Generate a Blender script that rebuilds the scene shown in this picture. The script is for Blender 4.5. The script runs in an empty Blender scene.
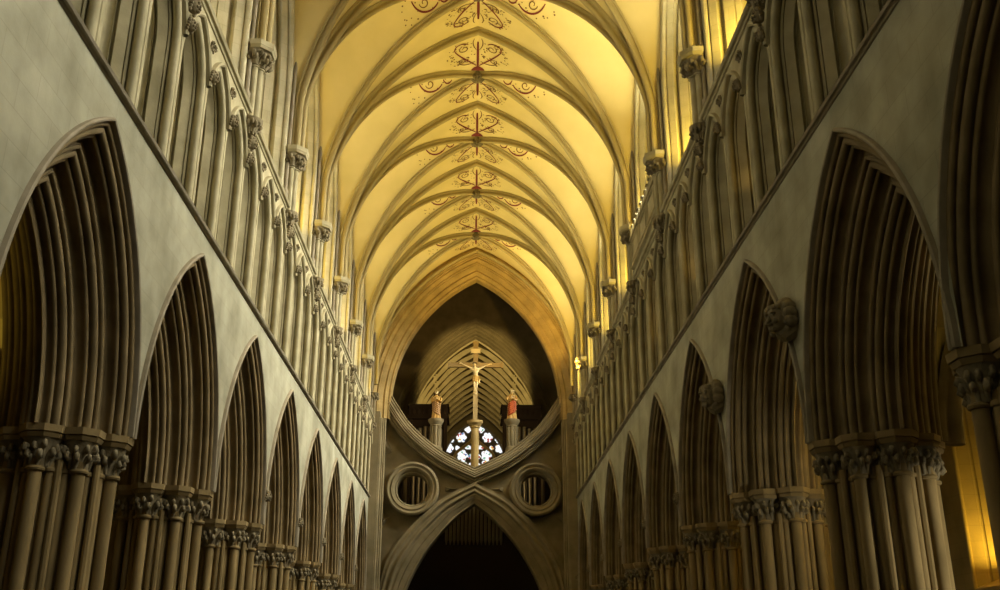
import bpy, math, random
from mathutils import Vector, Matrix
random.seed(7)
S = bpy.context.scene
COL = S.collection
ZC = 1.6                                   # eye height: 'rel' heights are above the lens

# ------------------------------------------------------------------ camera
FPX, PITCH, YAW, ROLL = 990.1, 0.3555, 0.0265, -0.0013
f_ = Vector((math.cos(PITCH)*math.sin(YAW), math.cos(PITCH)*math.cos(YAW), math.sin(PITCH)))
r_ = Vector((math.cos(YAW), -math.sin(YAW), 0))
u_ = Vector((-math.sin(PITCH)*math.sin(YAW), -math.sin(PITCH)*math.cos(YAW), math.cos(PITCH)))
R_ = r_*math.cos(ROLL) - u_*math.sin(ROLL)
U_ = r_*math.sin(ROLL) + u_*math.cos(ROLL)
cam = bpy.data.cameras.new('camera'); cam.sensor_width = 36; cam.lens = FPX*36/1000
cam.clip_start = 0.05; cam.clip_end = 300
co = bpy.data.objects.new('camera', cam); COL.objects.link(co)
co.matrix_world = Matrix(((R_.x, U_.x, -f_.x, 0), (R_.y, U_.y, -f_.y, 0), (R_.z, U_.z, -f_.z, ZC), (0, 0, 0, 1)))
S.camera = co

# ------------------------------------------------------------------ exposure, world
S.view_settings.view_transform = 'Standard'
S.view_settings.look = 'None'
S.view_settings.exposure = 0.0
S.view_settings.gamma = 1.0
S.view_settings.use_curve_mapping = False
W = bpy.data.worlds.new('world'); S.world = W; W.use_nodes = True
W.node_tree.nodes['Background'].inputs[0].default_value = (0.75, 0.82, 0.9, 1)
W.node_tree.nodes['Background'].inputs[1].default_value = 0.03

# ------------------------------------------------------------------ plan of the nave
BAY = 4.79
Y0 = 11.96                                 # centre of the first bay fully in view
def YC(k): return Y0 + k*BAY               # bay centre
def YP(k): return Y0 + (k+0.5)*BAY         # pier after bay k
KA, KB = -1, 7                             # bays with arcade built
YEND = YP(7)                               # 47.885 the crossing wall
YWEST = YP(-5)                             # west wall
XW = 5.0                                   # nave wall face
XA = 6.9                                   # aisle side of the arcade wall
XO = 11.2                                  # outer aisle wall
def Z(rel): return rel + ZC
Z_STR, Z_UP, Z_SP = Z(7.45), Z(11.25), Z(12.95)
Z_AB = Z(3.05)
ORD = ['first', 'second', 'third', 'fourth', 'fifth', 'sixth', 'seventh', 'eighth', 'ninth', 'tenth', 'eleventh', 'twelfth']

# ------------------------------------------------------------------ lights (daylight through windows, floodlights on the sills, added unseen fills)
def area(name, loc, target, sx, sy, power, color, spread=180):
    l = bpy.data.lights.new(name, 'AREA'); l.shape = 'RECTANGLE'; l.size = sx; l.size_y = sy
    l.energy = power; l.color = color; l.spread = math.radians(spread)
    o = bpy.data.objects.new(name, l); COL.objects.link(o); o.location = loc
    o.rotation_euler = (Vector(target)-Vector(loc)).to_track_quat('-Z', 'Y').to_euler()
    return o
def spot(name, loc, target, power, color, angle, blend=0.6, radius=0.12):
    l = bpy.data.lights.new(name, 'SPOT'); l.energy = power; l.color = color
    l.spot_size = math.radians(angle); l.spot_blend = blend; l.shadow_soft_size = radius
    o = bpy.data.objects.new(name, l); COL.objects.link(o); o.location = loc
    o.rotation_euler = (Vector(target)-Vector(loc)).to_track_quat('-Z', 'Y').to_euler()
    return o
DAY = (1.0, 0.96, 0.78)
GOLD = (1.0, 0.69, 0.08)
WARM = (1.0, 0.75, 0.14)
PALE = (1.0, 0.92, 0.56)
area('west_window_daylight', (0, YWEST+0.6, Z(10)), (-2.5, 20, Z(11)), 6, 9, 12, DAY)
for k in range(-3, 8):                     # daylight in the clerestory windows, the sunny side is on the right
    area('daylight_right', (6.0, YC(k), Z(14.2)), (-5, YC(k)+0.6, Z(7.6)), 1.9, 4.2, (250 if k < 1 else 430 if k < 2 else 600), DAY, 85)
    area('daylight_left', (-6.0, YC(k), Z(14.2)), (5, YC(k)+1.0, Z(9)), 1.9, 4.2, 8, (1.0, 0.85, 0.5), 110)
for k in range(0, 8):                      # floodlights standing on the clerestory sills
    for s in (-1, 1):
        area('sill_floodlight', (s*5.85, YC(k)+0.75, Z(12.0)), (s*5.6, YC(k)+1.3, Z(18)), 0.4, 0.3, 115 if s > 0 else (10 if k < 3 else 70), GOLD, 140)
        area('vault_floodlight', (s*5.3, YC(k)-0.3, Z(13.4 if (k == 3 and s > 0) else 12.3)), (s*0.6, YC(k)+0.4, Z(19.5)), 0.5, 0.3, 20 if s > 0 else (3 if k < 3 else 17), WARM, 85)
    zl = 13.5 if k == 3 else 12.6                            # raised above the gallery front
    area('web_floodlight', (5.35, YC(k), Z(zl)), (4.0, YC(k), Z(19.0)), 0.6, 0.4, 58, PALE, 60)
    area('web_floodlight', (-5.35, YC(k), Z(12.6)), (-4.0, YC(k), Z(19.0)), 0.6, 0.4, 1 if k < 3 else 14 if k < 4 else 32, PALE, 60)
spot('rood_spotlight', (3.9, 38.5, Z(12.3)), (0, 49.2, Z(13.4)), 1100, (1.0, 0.74, 0.30), 13)
spot('tower_arch_floodlight', (4.6, 42.5, Z(12.2)), (2.0, 48.5, Z(17.5)), 1300, (1.0, 0.60, 0.12), 62)
area('crossing_fill', (0, 51.2, Z(9.6)), (0, 60, Z(19)), 5, 0.5, 60, (1.0, 0.7, 0.3), 130)  # unseen fill added so the choir arch mouldings show
spot('choir_rib_fill', (0, 51.0, Z(16.6)), (0, 74, Z(17.4)), 2600, (1.0, 0.72, 0.24), 42, 0.25, 0.3)  # added unseen spot, brightens the west faces of the choir ribs
area('choir_fill', (0, 61.6, Z(10.6)), (0, 74, Z(19)), 5, 0.4, 110, (1.0, 0.66, 0.18), 120)  # unseen fill added behind the organ to light the choir ribs
for s in (-1, 1):
    area('choir_window_daylight', (s*4.0, 66, Z(13.6)), (s*1.0, 71, Z(18)), 8, 0.6, 6, (1.0, 0.9, 0.6), 140)
for k in range(1, 4):                      # amber lamps on the right aisle window sills
    area('aisle_sill_lamp', (11.75, YC(k)+0.45, Z(2.0)), (11.75, YC(k)+0.75, Z(8)), 0.25, 0.25, 60, (1.0, 0.60, 0.06))
area('aisle_standin_right', (9.6, YC(1)-0.6, Z(2.6)), (9.0, YC(1)-1, Z(7)), 0.6, 0.6, 300, PALE, 120)  # stands in for an unseen fixture lighting the right aisle vault
area('aisle_standin_left', (-9.6, YC(0)+1.5, Z(2.0)), (-9.4, YC(0)+2, Z(7)), 0.6, 0.6, 40, WARM, 120)  # stands in for an unseen fixture in the left aisle
spot('pier_fill_spot', (9.3, 10.6, Z(0.4)), (6.8, 14.1, Z(1.3)), 700, (1.0, 0.93, 0.72), 40)  # added unseen spot, stands for aisle window light on the near pier
for k in (1, 2, 3):                        # lamps inside the right triforium passage
    area('triforium_lamp', (5.28, YC(k)+0.1, Z(8.6)), (5.3, YC(k), Z(11)), 0.2, 0.15, 1.6, (1.0, 0.6, 0.12))

# ------------------------------------------------------------------ materials
def nodes(m):
    m.use_nodes = True
    nt = m.node_tree; nt.nodes.clear()
    out = nt.nodes.new('ShaderNodeOutputMaterial'); b = nt.nodes.new('ShaderNodeBsdfPrincipled')
    nt.links.new(b.outputs[0], out.inputs[0])
    return nt, b, out
def stone(name, c, var=0.22, scale=1.6, joints=None, rough=0.85, bump=0.15, streak=0.0):
    m = bpy.data.materials.new(name); nt, b, out = nodes(m)
    N = nt.nodes.new; L = nt.links.new
    geo = N('ShaderNodeNewGeometry')
    n1 = N('ShaderNodeTexNoise'); n1.inputs['Scale'].default_value = scale; n1.inputs['Detail'].default_value = 7
    mp = N('ShaderNodeMapping'); mp.inputs['Scale'].default_value = (1, 1, 0.35 if streak else 1)
    L(geo.outputs['Position'], mp.inputs[0]); L(mp.outputs[0], n1.inputs['Vector'])
    rp = N('ShaderNodeValToRGB')
    rp.color_ramp.elements[0].position = 0.3; rp.color_ramp.elements[1].position = 0.72
    lo = [x*(1-var) for x in c]; hi = [min(1, x*(1+var)) for x in c]
    lo[2] *= 0.93
    rp.color_ramp.elements[0].color = (*lo, 1); rp.color_ramp.elements[1].color = (*hi, 1)
    L(n1.outputs['Fac'], rp.inputs[0]); colout = rp.outputs[0]
    hsrc = n1.outputs['Fac']
    if joints:
        w_, h_, axes = joints
        sp = N('ShaderNodeSeparateXYZ'); L(geo.outputs['Position'], sp.inputs[0])
        cb = N('ShaderNodeCombineXYZ')
        L(sp.outputs[axes[0]], cb.inputs[0]); L(sp.outputs[axes[1]], cb.inputs[1])
        br = N('ShaderNodeTexBrick'); br.inputs['Scale'].default_value = 1
        br.inputs['Brick Width'].default_value = w_; br.inputs['Row Height'].default_value = h_
        br.inputs['Mortar Size'].default_value = 0.008; br.inputs['Mortar Smooth'].default_value = 0.6
        br.inputs['Color1'].default_value = (1, 1, 1, 1); br.inputs['Color2'].default_value = (0.86, 0.85, 0.83, 1)
        br.inputs['Mortar'].default_value = (0.66, 0.64, 0.6, 1)
        L(cb.outputs[0], br.inputs['Vector'])
        mx = N('ShaderNodeMix'); mx.data_type = 'RGBA'; mx.blend_type = 'MULTIPLY'; mx.inputs[0].default_value = 0.5
        L(colout, mx.inputs[6]); L(br.outputs['Color'], mx.inputs[7]); colout = mx.outputs[2]
    L(colout, b.inputs['Base Color'])
    b.inputs['Roughness'].default_value = rough
    b.inputs['Specular IOR Level'].default_value = 0.25
    n2 = N('ShaderNodeTexNoise'); n2.inputs['Scale'].default_value = 28; n2.inputs['Detail'].default_value = 4
    L(geo.outputs['Position'], n2.inputs['Vector'])
    bp = N('ShaderNodeBump'); bp.inputs['Strength'].default_value = bump; bp.inputs['Distance'].default_value = 0.02
    L(n2.outputs['Fac'], bp.inputs['Height']); L(bp.outputs[0], b.inputs['Normal'])
    return m
def plain(name, c, rough=0.5, metal=0.0, var=0.12, scale=9):
    m = bpy.data.materials.new(name); nt, b, out = nodes(m)
    N = nt.nodes.new; L = nt.links.new
    n1 = N('ShaderNodeTexNoise'); n1.inputs['Scale'].default_value = scale
    tc = N('ShaderNodeTexCoord'); L(tc.outputs['Object'], n1.inputs['Vector'])
    rp = N('ShaderNodeValToRGB')
    rp.color_ramp.elements[0].color = (*[x*(1-var) for x in c], 1); rp.color_ramp.elements[1].color = (*[min(1, x*(1+var)) for x in c], 1)
    L(n1.outputs['Fac'], rp.inputs[0]); L(rp.outputs[0], b.inputs['Base Color'])
    b.inputs['Roughness'].default_value = rough; b.inputs['Metallic'].default_value = metal
    return m
def glow(name, c, strength, colours=False, scale=2.2):
    m = bpy.data.materials.new(name); m.use_nodes = True
    nt = m.node_tree; nt.nodes.clear(); N = nt.nodes.new; L = nt.links.new
    out = N('ShaderNodeOutputMaterial'); e = N('ShaderNodeEmission'); L(e.outputs[0], out.inputs[0])
    e.inputs[1].default_value = strength
    if colours:
        geo = N('ShaderNodeNewGeometry')
        v = N('ShaderNodeTexVoronoi'); v.inputs['Scale'].default_value = scale
        L(geo.outputs['Position'], v.inputs['Vector'])
        rp = N('ShaderNodeValToRGB'); rp.color_ramp.interpolation = 'CONSTANT'
        sp = N('ShaderNodeSeparateColor'); L(v.outputs['Color'], sp.inputs[0]); L(sp.outputs[0], rp.inputs[0])
        els = rp.color_ramp.elements
        els[0].position = 0; els[0].color = (0.92, 0.96, 1, 1); els[1].position = 0.52; els[1].color = (0.8, 0.5, 0.1, 1)
        for p, q in ((0.58, (0.95, 0.95, 0.85, 1)), (0.70, (0.12, 0.22, 0.42, 1)), (0.75, (0.4, 0.07, 0.05, 1)), (0.80, (0.25, 0.45, 0.3, 1)), (0.85, (1, 1, 1, 1))):
            x = els.new(p); x.color = q
        L(rp.outputs[0], e.inputs[0])
    else:
        n = N('ShaderNodeTexNoise'); n.inputs['Scale'].default_value = 3
        rp = N('ShaderNodeValToRGB'); rp.color_ramp.elements[0].color = (*[x*0.88 for x in c], 1); rp.color_ramp.elements[1].color = (*c, 1)
        L(n.outputs['Fac'], rp.inputs[0]); L(rp.outputs[0], e.inputs[0])
    return m
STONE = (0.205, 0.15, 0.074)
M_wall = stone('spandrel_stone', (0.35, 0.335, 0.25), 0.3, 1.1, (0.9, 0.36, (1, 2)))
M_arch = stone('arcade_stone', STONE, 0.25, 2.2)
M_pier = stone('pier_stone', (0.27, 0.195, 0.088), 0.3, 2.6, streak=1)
M_cap = stone('carved_stone', (0.22, 0.18, 0.11), 0.3, 5, bump=0.4)
M_trif = stone('triforium_stone', (0.38, 0.335, 0.215), 0.22, 2)
M_string = stone('string_stone', (0.30, 0.255, 0.185), 0.2, 3)
M_clere = stone('clerestory_stone', (0.50, 0.45, 0.31), 0.2, 1.4, (0.7, 0.35, (0, 2)))
M_rib = stone('rib_stone', (0.42, 0.34, 0.17), 0.10, 1.2)
M_web = stone('limewashed_vault', (0.70, 0.575, 0.28), 0.07, 0.8, bump=0.05)
M_boss = stone('boss_stone', (0.20, 0.165, 0.10), 0.3, 8, bump=0.5)
M_paint = plain('red_ochre_paint', (0.16, 0.025, 0.02), 0.8)
M_paint2 = plain('brown_paint', (0.15, 0.075, 0.025), 0.8)
M_tower = stone('tower_stone', (0.46, 0.33, 0.14), 0.22, 1.6, (0.6, 0.32, (0, 2)))
M_sciss = stone('scissor_stone', (0.24, 0.195, 0.115), 0.25, 1.2)
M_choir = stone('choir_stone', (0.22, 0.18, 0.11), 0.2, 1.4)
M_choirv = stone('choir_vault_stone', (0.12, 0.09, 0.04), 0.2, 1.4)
M_choirrib = stone('choir_rib_stone', (0.62, 0.54, 0.36), 0.15, 2)
M_floor = stone('floor_flags', (0.06, 0.052, 0.038), 0.2, 1.0, (0.9, 0.6, (0, 1)), rough=0.5)
M_aisle = stone('aisle_stone', (0.28, 0.23, 0.13), 0.2, 1.2, (0.7, 0.35, (1, 2)))
M_dark = plain('dark_oak_and_shade', (0.035, 0.02, 0.011), 0.8)  # organ case oak; on the choir screen it stands for shade
M_pipe = plain('organ_pipe_metal', (0.42, 0.38, 0.30), 0.35, 0.85)
M_gold = plain('gilded_wood', (0.75, 0.50, 0.16), 0.38, 0.25)
M_oak = plain('pale_gilded_oak', (0.42, 0.30, 0.13), 0.55)
M_ivory = plain('ivory_paint', (0.90, 0.74, 0.42), 0.45)
M_hair = plain('dark_hair_paint', (0.06, 0.035, 0.02), 0.6)
M_red = plain('red_robe_paint', (0.48, 0.10, 0.025), 0.5)
M_ochre = plain('ochre_robe_paint', (0.60, 0.36, 0.09), 0.5)
M_brown = plain('brown_robe_paint', (0.42, 0.22, 0.07), 0.5)
M_pane = glow('daylit_leaded_glass', (0.95, 0.96, 0.9), 1.5)
M_amber = plain('amber_glass', (0.80, 0.62, 0.20), 0.4)
M_stained = glow('stained_glass', (1, 1, 1), 1.1, True, 6.5)
M_lead = plain('window_stone_dark', (0.10, 0.08, 0.05), 0.8)

# ------------------------------------------------------------------ mesh helpers
class MB:
    def __init__(s): s.v = []; s.f = []
    def add(s, vs, fs):
        o = len(s.v); s.v += [tuple(p) for p in vs]; s.f += [tuple(i+o for i in q) for q in fs]
    def grid(s, rows, wrap=False, wrap_rows=False):
        nr, nc = len(rows), len(rows[0]); o = len(s.v)
        for r in rows: s.v += [tuple(p) for p in r]
        for i in range(nr if wrap_rows else nr-1):
            for j in range(nc if wrap else nc-1):
                a, b = i*nc+j, i*nc+(j+1) % nc; i2 = (i+1) % nr
                s.f.append((o+a, o+b, o+i2*nc+(j+1) % nc, o+i2*nc+j))
    def cap(s, ring): 
        o = len(s.v); s.v += [tuple(p) for p in ring]; s.f.append(tuple(range(o, o+len(ring))))
    def box(s, x0, x1, y0, y1, z0, z1):
        s.add([(x, y, z) for z in (z0, z1) for y in (y0, y1) for x in (x0, x1)],
              [(0, 2, 3, 1), (4, 5, 7, 6), (0, 1, 5, 4), (2, 6, 7, 3), (0, 4, 6, 2), (1, 3, 7, 5)])
    def prism(s, outline, z0, z1, scale0=1.0, scale1=1.0, c=(0, 0)):
        a = [(c[0]+(x-c[0])*scale0, c[1]+(y-c[1])*scale0, z0) for x, y in outline]
        b = [(c[0]+(x-c[0])*scale1, c[1]+(y-c[1])*scale1, z1) for x, y in outline]
        s.grid([a, b], wrap=True); s.cap(a[::-1]); s.cap(b)
    def lathe(s, prof, c=(0, 0, 0), n=16, caps=True, rot=0):
        rows = [[(c[0]+r*math.cos(rot+2*math.pi*i/n), c[1]+r*math.sin(rot+2*math.pi*i/n), c[2]+z) for i in range(n)] for r, z in prof]
        s.grid(rows, wrap=True)
        if caps: s.cap(rows[0][::-1]); s.cap(rows[-1])
    def tube(s, pts, rad, n=6, squash=None):
        pts = [Vector(p) for p in pts]; rows = []
        up = Vector((0.13, 0.21, 0.97)); 
        for i, p in enumerate(pts):
            t = (pts[min(i+1, len(pts)-1)]-pts[max(i-1, 0)]).normalized()
            a = t.cross(up)
            if a.length < 1e-3: a = t.cross(Vector((1, 0, 0)))
            a.normalize(); b = t.cross(a).normalized(); up = -b if (-b).dot(up) > 0 else b
            r = rad[i] if isinstance(rad, (list, tuple)) else rad
            rows.append([p+a*r*math.cos(2*math.pi*j/n)+b*r*math.sin(2*math.pi*j/n) for j in range(n)])
        s.grid(rows, wrap=True); s.cap(rows[0][::-1]); s.cap(rows[-1])
    def blob(s, c, rx, ry, rz, n=10, m=7, fn=None):
        rows = []
        for i in range(m+1):
            th = math.pi*i/m
            th = min(max(th, 0.03), math.pi-0.03)
            row = []
            for j in range(n):
                ph = 2*math.pi*j/n
                d = Vector((math.sin(th)*math.cos(ph), math.sin(th)*math.sin(ph), math.cos(th)))
                k = fn(d) if fn else 1.0
                row.append((c[0]+d.x*rx*k, c[1]+d.y*ry*k, c[2]+d.z*rz*k))
            rows.append(row)
        s.grid(rows, wrap=True); s.cap(rows[0][::-1]); s.cap(rows[-1])
    def build(s, name, mat, parent=None, smooth=True, loc=None, angle=38):
        me = bpy.data.meshes.new(name); me.from_pydata(s.v, [], s.f)
        me.materials.append(mat)
        if smooth:
            me.polygons.foreach_set('use_smooth', [True]*len(me.polygons))
            me.set_sharp_from_angle(angle=math.radians(angle))
        me.update()
        o = bpy.data.objects.new(name, me); COL.objects.link(o)
        if parent: o.parent = parent
        if loc: o.location = loc
        return o
def tag(o, label, cat, group=None):
    o['label'] = label; o['category'] = cat
    if group: o['group'] = group
    return o
def thing(name, label, cat, loc=(0, 0, 0), rz=0, group=None):
    o = bpy.data.objects.new(name, None); COL.objects.link(o); o.empty_display_size = 0.2
    o.location = loc; o.rotation_euler = (0, 0, rz)
    return tag(o, label, cat, group)
def structure(o): o['kind'] = 'structure'; return o
def dup(root, loc, rz=0, label=None, group=None):
    r = root.copy(); COL.objects.link(r); r.location = loc; r.rotation_euler = (0, 0, rz)
    if label: r['label'] = label
    if group: r['group'] = group
    for ch in list(root.children):
        c = ch.copy(); COL.objects.link(c); c.parent = r
        for g in list(ch.children):
            d = g.copy(); COL.objects.link(d); d.parent = c
    return r
RZ = {-1: 0.0, 1: math.pi}                  # local frame: -x goes into the wall; the right wall is turned round
SIDE = {-1: 'left', 1: 'right'}

# moulding profile: a chord from p0 to p1 broken up into rolls (r), hollows (h), flats (f) and quirks (q)
def mould(p0, p1, seq, n=5, side=1):
    p0 = Vector(p0); p1 = Vector(p1); L = (p1-p0).length; t = (p1-p0)/L
    nrm = Vector((-t.y, t.x))*side
    tot = sum((2*a[1] if a[0] in 'rh' else a[1]) for a in seq); k = L/tot
    pts = [p0.copy()]; s = 0
    for a in seq:
        if a[0] in 'rh':
            r = a[1]*k; amp = (a[2] if len(a) > 2 else 1.0)*(1 if a[0] == 'r' else -1)
            for i in range(1, n+2):
                th = math.pi*(1-i/(n+1))
                pts.append(p0+t*(s+r+r*math.cos(th))+nrm*(amp*r*math.sin(th)))
            s += 2*r
        elif a[0] == 'q':
            w = a[1]*k; dep = a[2]*k
            pts += [p0+t*(s+w*0.3)-nrm*dep, p0+t*(s+w*0.7)-nrm*dep, p0+t*(s+w)]
            s += w
        else:
            s += a[1]*k; pts.append(p0+t*s)
    return [(p.x, p.y) for p in pts]

# pointed arch sweep. prof: (depth into the wall, inset towards the opening). Returns rows of (along, depth, up)
def arch_rows(prof, a, h, n=16, leg=0.0, legn=1, half=None):
    R = (a*a+h*h)/(2*a); c = R-a
    def row(t, sgn, drop=0):
        out = []
        for d, o in prof:
            rr = max(R-o, c+0.02); th = t*math.acos(c/rr)
            x = (c-rr*math.cos(th))*(-sgn)*-1
            out.append((sgn*(rr*math.cos(th)-c), d, rr*math.sin(th)-drop))
        return out
    rows = []
    if leg: rows += [row(0, -1, leg*(1-i/legn)) for i in range(legn)]
    rows += [row(i/n, -1) for i in range(n+1)]
    rows += [row(i/n, 1) for i in range(n, -1, -1)]
    if leg: rows += [row(0, 1, leg*(i+1)/legn) for i in range(legn)]
    return rows
def arch_z(y, a, h):
    R = (a*a+h*h)/(2*a); c = R-a; y = abs(y)
    return math.sqrt(max(0, R*R-(y+c)**2)) if y < a else 0.0
def on_wall(rows, z0=0.0, x0=0.0):          # local wall frame (along, depth, up) -> (x, y, z)
    return [[(x0-d, y, z0+z) for y, d, z in r] for r in rows]
def on_cross(rows, yf, z0, x0=0.0):         # arch facing down the nave
    return [[(x0+y, yf+d, z0+z) for y, d, z in r] for r in rows]

# ------------------------------------------------------------------ carved leaf capital pieces
def curl(mb, base, out, h, size, lean=0.0):
    b = Vector(base); o = Vector(out).normalized(); up = Vector((0, 0, 1)); side = o.cross(up)
    pts, rad = [], []
    for i in range(10):
        t = i/9
        if t < 0.5:
            p = b+up*h*(t/0.5)+o*size*0.55*(t/0.5)**2+side*lean*size*t
        else:
            a = (t-0.5)/0.5*math.radians(300); rr = size*0.42*(1-0.45*(t-0.5)/0.5)
            cen = b+up*(h)+o*size*0.55+side*lean*size*0.5 + o*size*0.42*0.0
            p = cen+o*(rr*math.sin(a))+up*(rr*math.cos(a)-size*0.42)+up*size*0.42*0.9-up*size*0.3
        pts.append(p); rad.append(size*(0.20+0.12*math.sin(math.pi*t)))
    mb.tube(pts, rad, 6)
    mb.blob(tuple(pts[-1]+o*size*0.05), size*0.24, size*0.24, size*0.24, 7, 5)
def capital(mb, c, r0, r1, h, n_leaf, size, z0, rnd):
    cx, cy = c
    mb.lathe([(r0, 0), (r0*1.03, h*0.3), (r0*1.15, h*0.6), (r1*0.92, h*0.9), (r1, h)], (cx, cy, z0), 14)
    for tier, (zz, nn) in enumerate(((0.05, n_leaf), (0.3, n_leaf))):
        for i in range(nn):
            a = 2*math.pi*(i+0.5*tier)/nn+rnd.uniform(-0.12, 0.12)
            d = (math.cos(a), math.sin(a), 0)
            curl(mb, (cx+d[0]*r0*0.95, cy+d[1]*r0*0.95, z0+h*zz), d, h*rnd.uniform(0.42, 0.55), size*rnd.uniform(0.85, 1.15), rnd.uniform(-0.5, 0.5))
def ngon(c, r, n=8, rot=math.pi/8):
    return [(c[0]+r*math.cos(rot+2*math.pi*i/n), c[1]+r*math.sin(rot+2*math.pi*i/n)) for i in range(n)]
def head(mb, c, r, face):
    """carved stone head: face is a horizontal unit direction it looks along"""
    f = Vector((face[0], face[1], 0)).normalized(); sd = Vector((-f.y, f.x, 0))
    c = Vector(c)
    def fn(d):
        k = 1.0
        fr = d.dot(f)
        if fr > 0.3: k -= 0.10*(fr-0.3)
        if d.z < -0.3: k -= 0.10*abs(d.z)*(1-max(0, fr))
        return k
    mb.blob(tuple(c), r*0.82, r*0.82, r*1.05, 14, 10, fn)
    nose = c+f*r*0.84-Vector((0, 0, r*0.08)); mb.blob(tuple(nose), r*0.15, r*0.15, r*0.26, 6, 5)
    for s in (-1, 1):
        e = c+f*r*0.70+sd*s*r*0.30+Vector((0, 0, r*0.16)); mb.blob(tuple(e), r*0.13, r*0.13, r*0.09, 6, 5)
        br = c+f*r*0.72+sd*s*r*0.30+Vector((0, 0, r*0.34)); mb.blob(tuple(br), r*0.2, r*0.2, r*0.10, 6, 5)
        ck = c+f*r*0.62+sd*s*r*0.36-Vector((0, 0, r*0.22)); mb.blob(tuple(ck), r*0.22, r*0.22, r*0.2, 6, 5)
        for i in range(4):
            hp = c+sd*s*r*(0.8-0.03*i)+f*r*(0.12-0.1*i)+Vector((0, 0, r*(0.55-0.42*i))); mb.blob(tuple(hp), r*0.27, r*0.27, r*0.27, 7, 5)
    mo = c+f*r*0.72-Vector((0, 0, r*0.42)); mb.blob(tuple(mo), r*0.22, r*0.22, r*0.08, 6, 5)
    ch = c+f*r*0.58-Vector((0, 0, r*0.74)); mb.blob(tuple(ch), r*0.28, r*0.28, r*0.22, 7, 5)
    for i in range(6):
        a = math.radians(-70+28*i); hp = c+f*r*0.42*math.cos(a)+sd*r*0.78*math.sin(a)+Vector((0, 0, r*0.78)); mb.blob(tuple(hp), r*0.28, r*0.28, r*0.26, 7, 5)

# ================================================================== THE SETTING
A_ARC, H_ARC = 2.30, 3.85                   # arcade arch: outer half width, rise
A_TRI, H_TRI, Z_TS = 0.785, 1.20, Z(9.72)   # triforium lancets
A_CL, H_CL, Z_CS, Z_SILL = 2.02, 4.2, Z(14.4), Z(11.45)
XC = 5.1                                    # clerestory wall face
A_WEB, H_T, H_D, H_W = 5.1, 7.5, 7.22, 6.9
HB = BAY/2
def ft(x): return arch_z(x, A_WEB, H_T)
def fw(y): return arch_z(y, HB, H_W)
def pa(s): return ft(s*A_WEB)/H_T
def zd(s): s = min(1, s); return H_D*(0.6*math.sqrt(1-s*s)+0.4*pa(s))
def web(x, y):                              # vault surface over one bay, y from the bay centre
    u, v = min(1, abs(x)/A_WEB), min(1, abs(y)/HB)
    if u <= v:
        t = 0 if u >= 0.9999 else (v-u)/(1-u)
        z = zd(u)*(1-t)+ft(u*A_WEB)*t
    else:
        t = 0 if v >= 0.9999 else (u-v)/(1-v)
        z = zd(v)*(1-t)+fw(v*HB)*t
    return Z_SP+z
def s_tag(o, label, cat='structure'):
    structure(o); o['label'] = label; o['category'] = cat; return o

mb = MB(); mb.box(-12.2, 12.2, YWEST-0.5, 84, -0.3, 0)
s_tag(mb.build('floor', M_floor, smooth=False), 'stone flagged floor of the nave and choir', 'floor')

# nave vault
mb = MB()
NX, NY = 100, 48
for k in range(-4, 8):
    rows = []
    for j in range(NY+1):
        y = -HB+BAY*j/NY
        rows.append([(A_WEB*math.sin(math.pi/2*(2*i/NX-1)), YC(k)+y, web(A_WEB*math.sin(math.pi/2*(2*i/NX-1)), y)) for i in range(NX+1)])
    mb.grid(rows)
ceiling = s_tag(mb.build('ceiling', M_web, angle=25), 'cream limewashed stone vault over the whole nave', 'ceiling')

# arcade, triforium and clerestory walls
def strips(mb, x, y0, y1, bottom, top, n):
    rows_b, rows_t = [], []
    for i in range(n+1):
        y = y0+(y1-y0)*i/n
        rows_b.append((x, y, bottom(y))); rows_t.append((x, y, top(y) if callable(top) else top))
    mb.grid([rows_b, rows_t])
def arch_ys(c, a, half):
    ys = [-half]+[-a*math.cos(math.pi*i/36) for i in range(37)]+[half]
    return [c+y for y in ys]
def arch_fill(mb, x, c, half, a, h, zs, z_bot, top, dy=0.0):
    """wall face with an arched opening: side strips below the spring, spandrels above"""
    ys = [y for y in arch_ys(c+dy, a, half) if y < c+half-1e-6]+[c+half]; ys[0] = c-half
    c += dy
    rb = [(x, y, zs+arch_z(y-c, a, h)) for y in ys]; rt = [(x, y, top) for y in ys]
    mb.grid([rb, rt])
    if z_bot < zs and half > a+1e-4:
        for s in (-1, 1):
            mb.grid([[(x, c+s*a, z_bot), (x, c+s*half, z_bot)], [(x, c+s*a, zs), (x, c+s*half, zs)]])
nwin = 0
def shift(s, k): return 0.22 if (s > 0 and k == -1) else 0.0     # the nearest right bay is set slightly off the regular spacing
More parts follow.
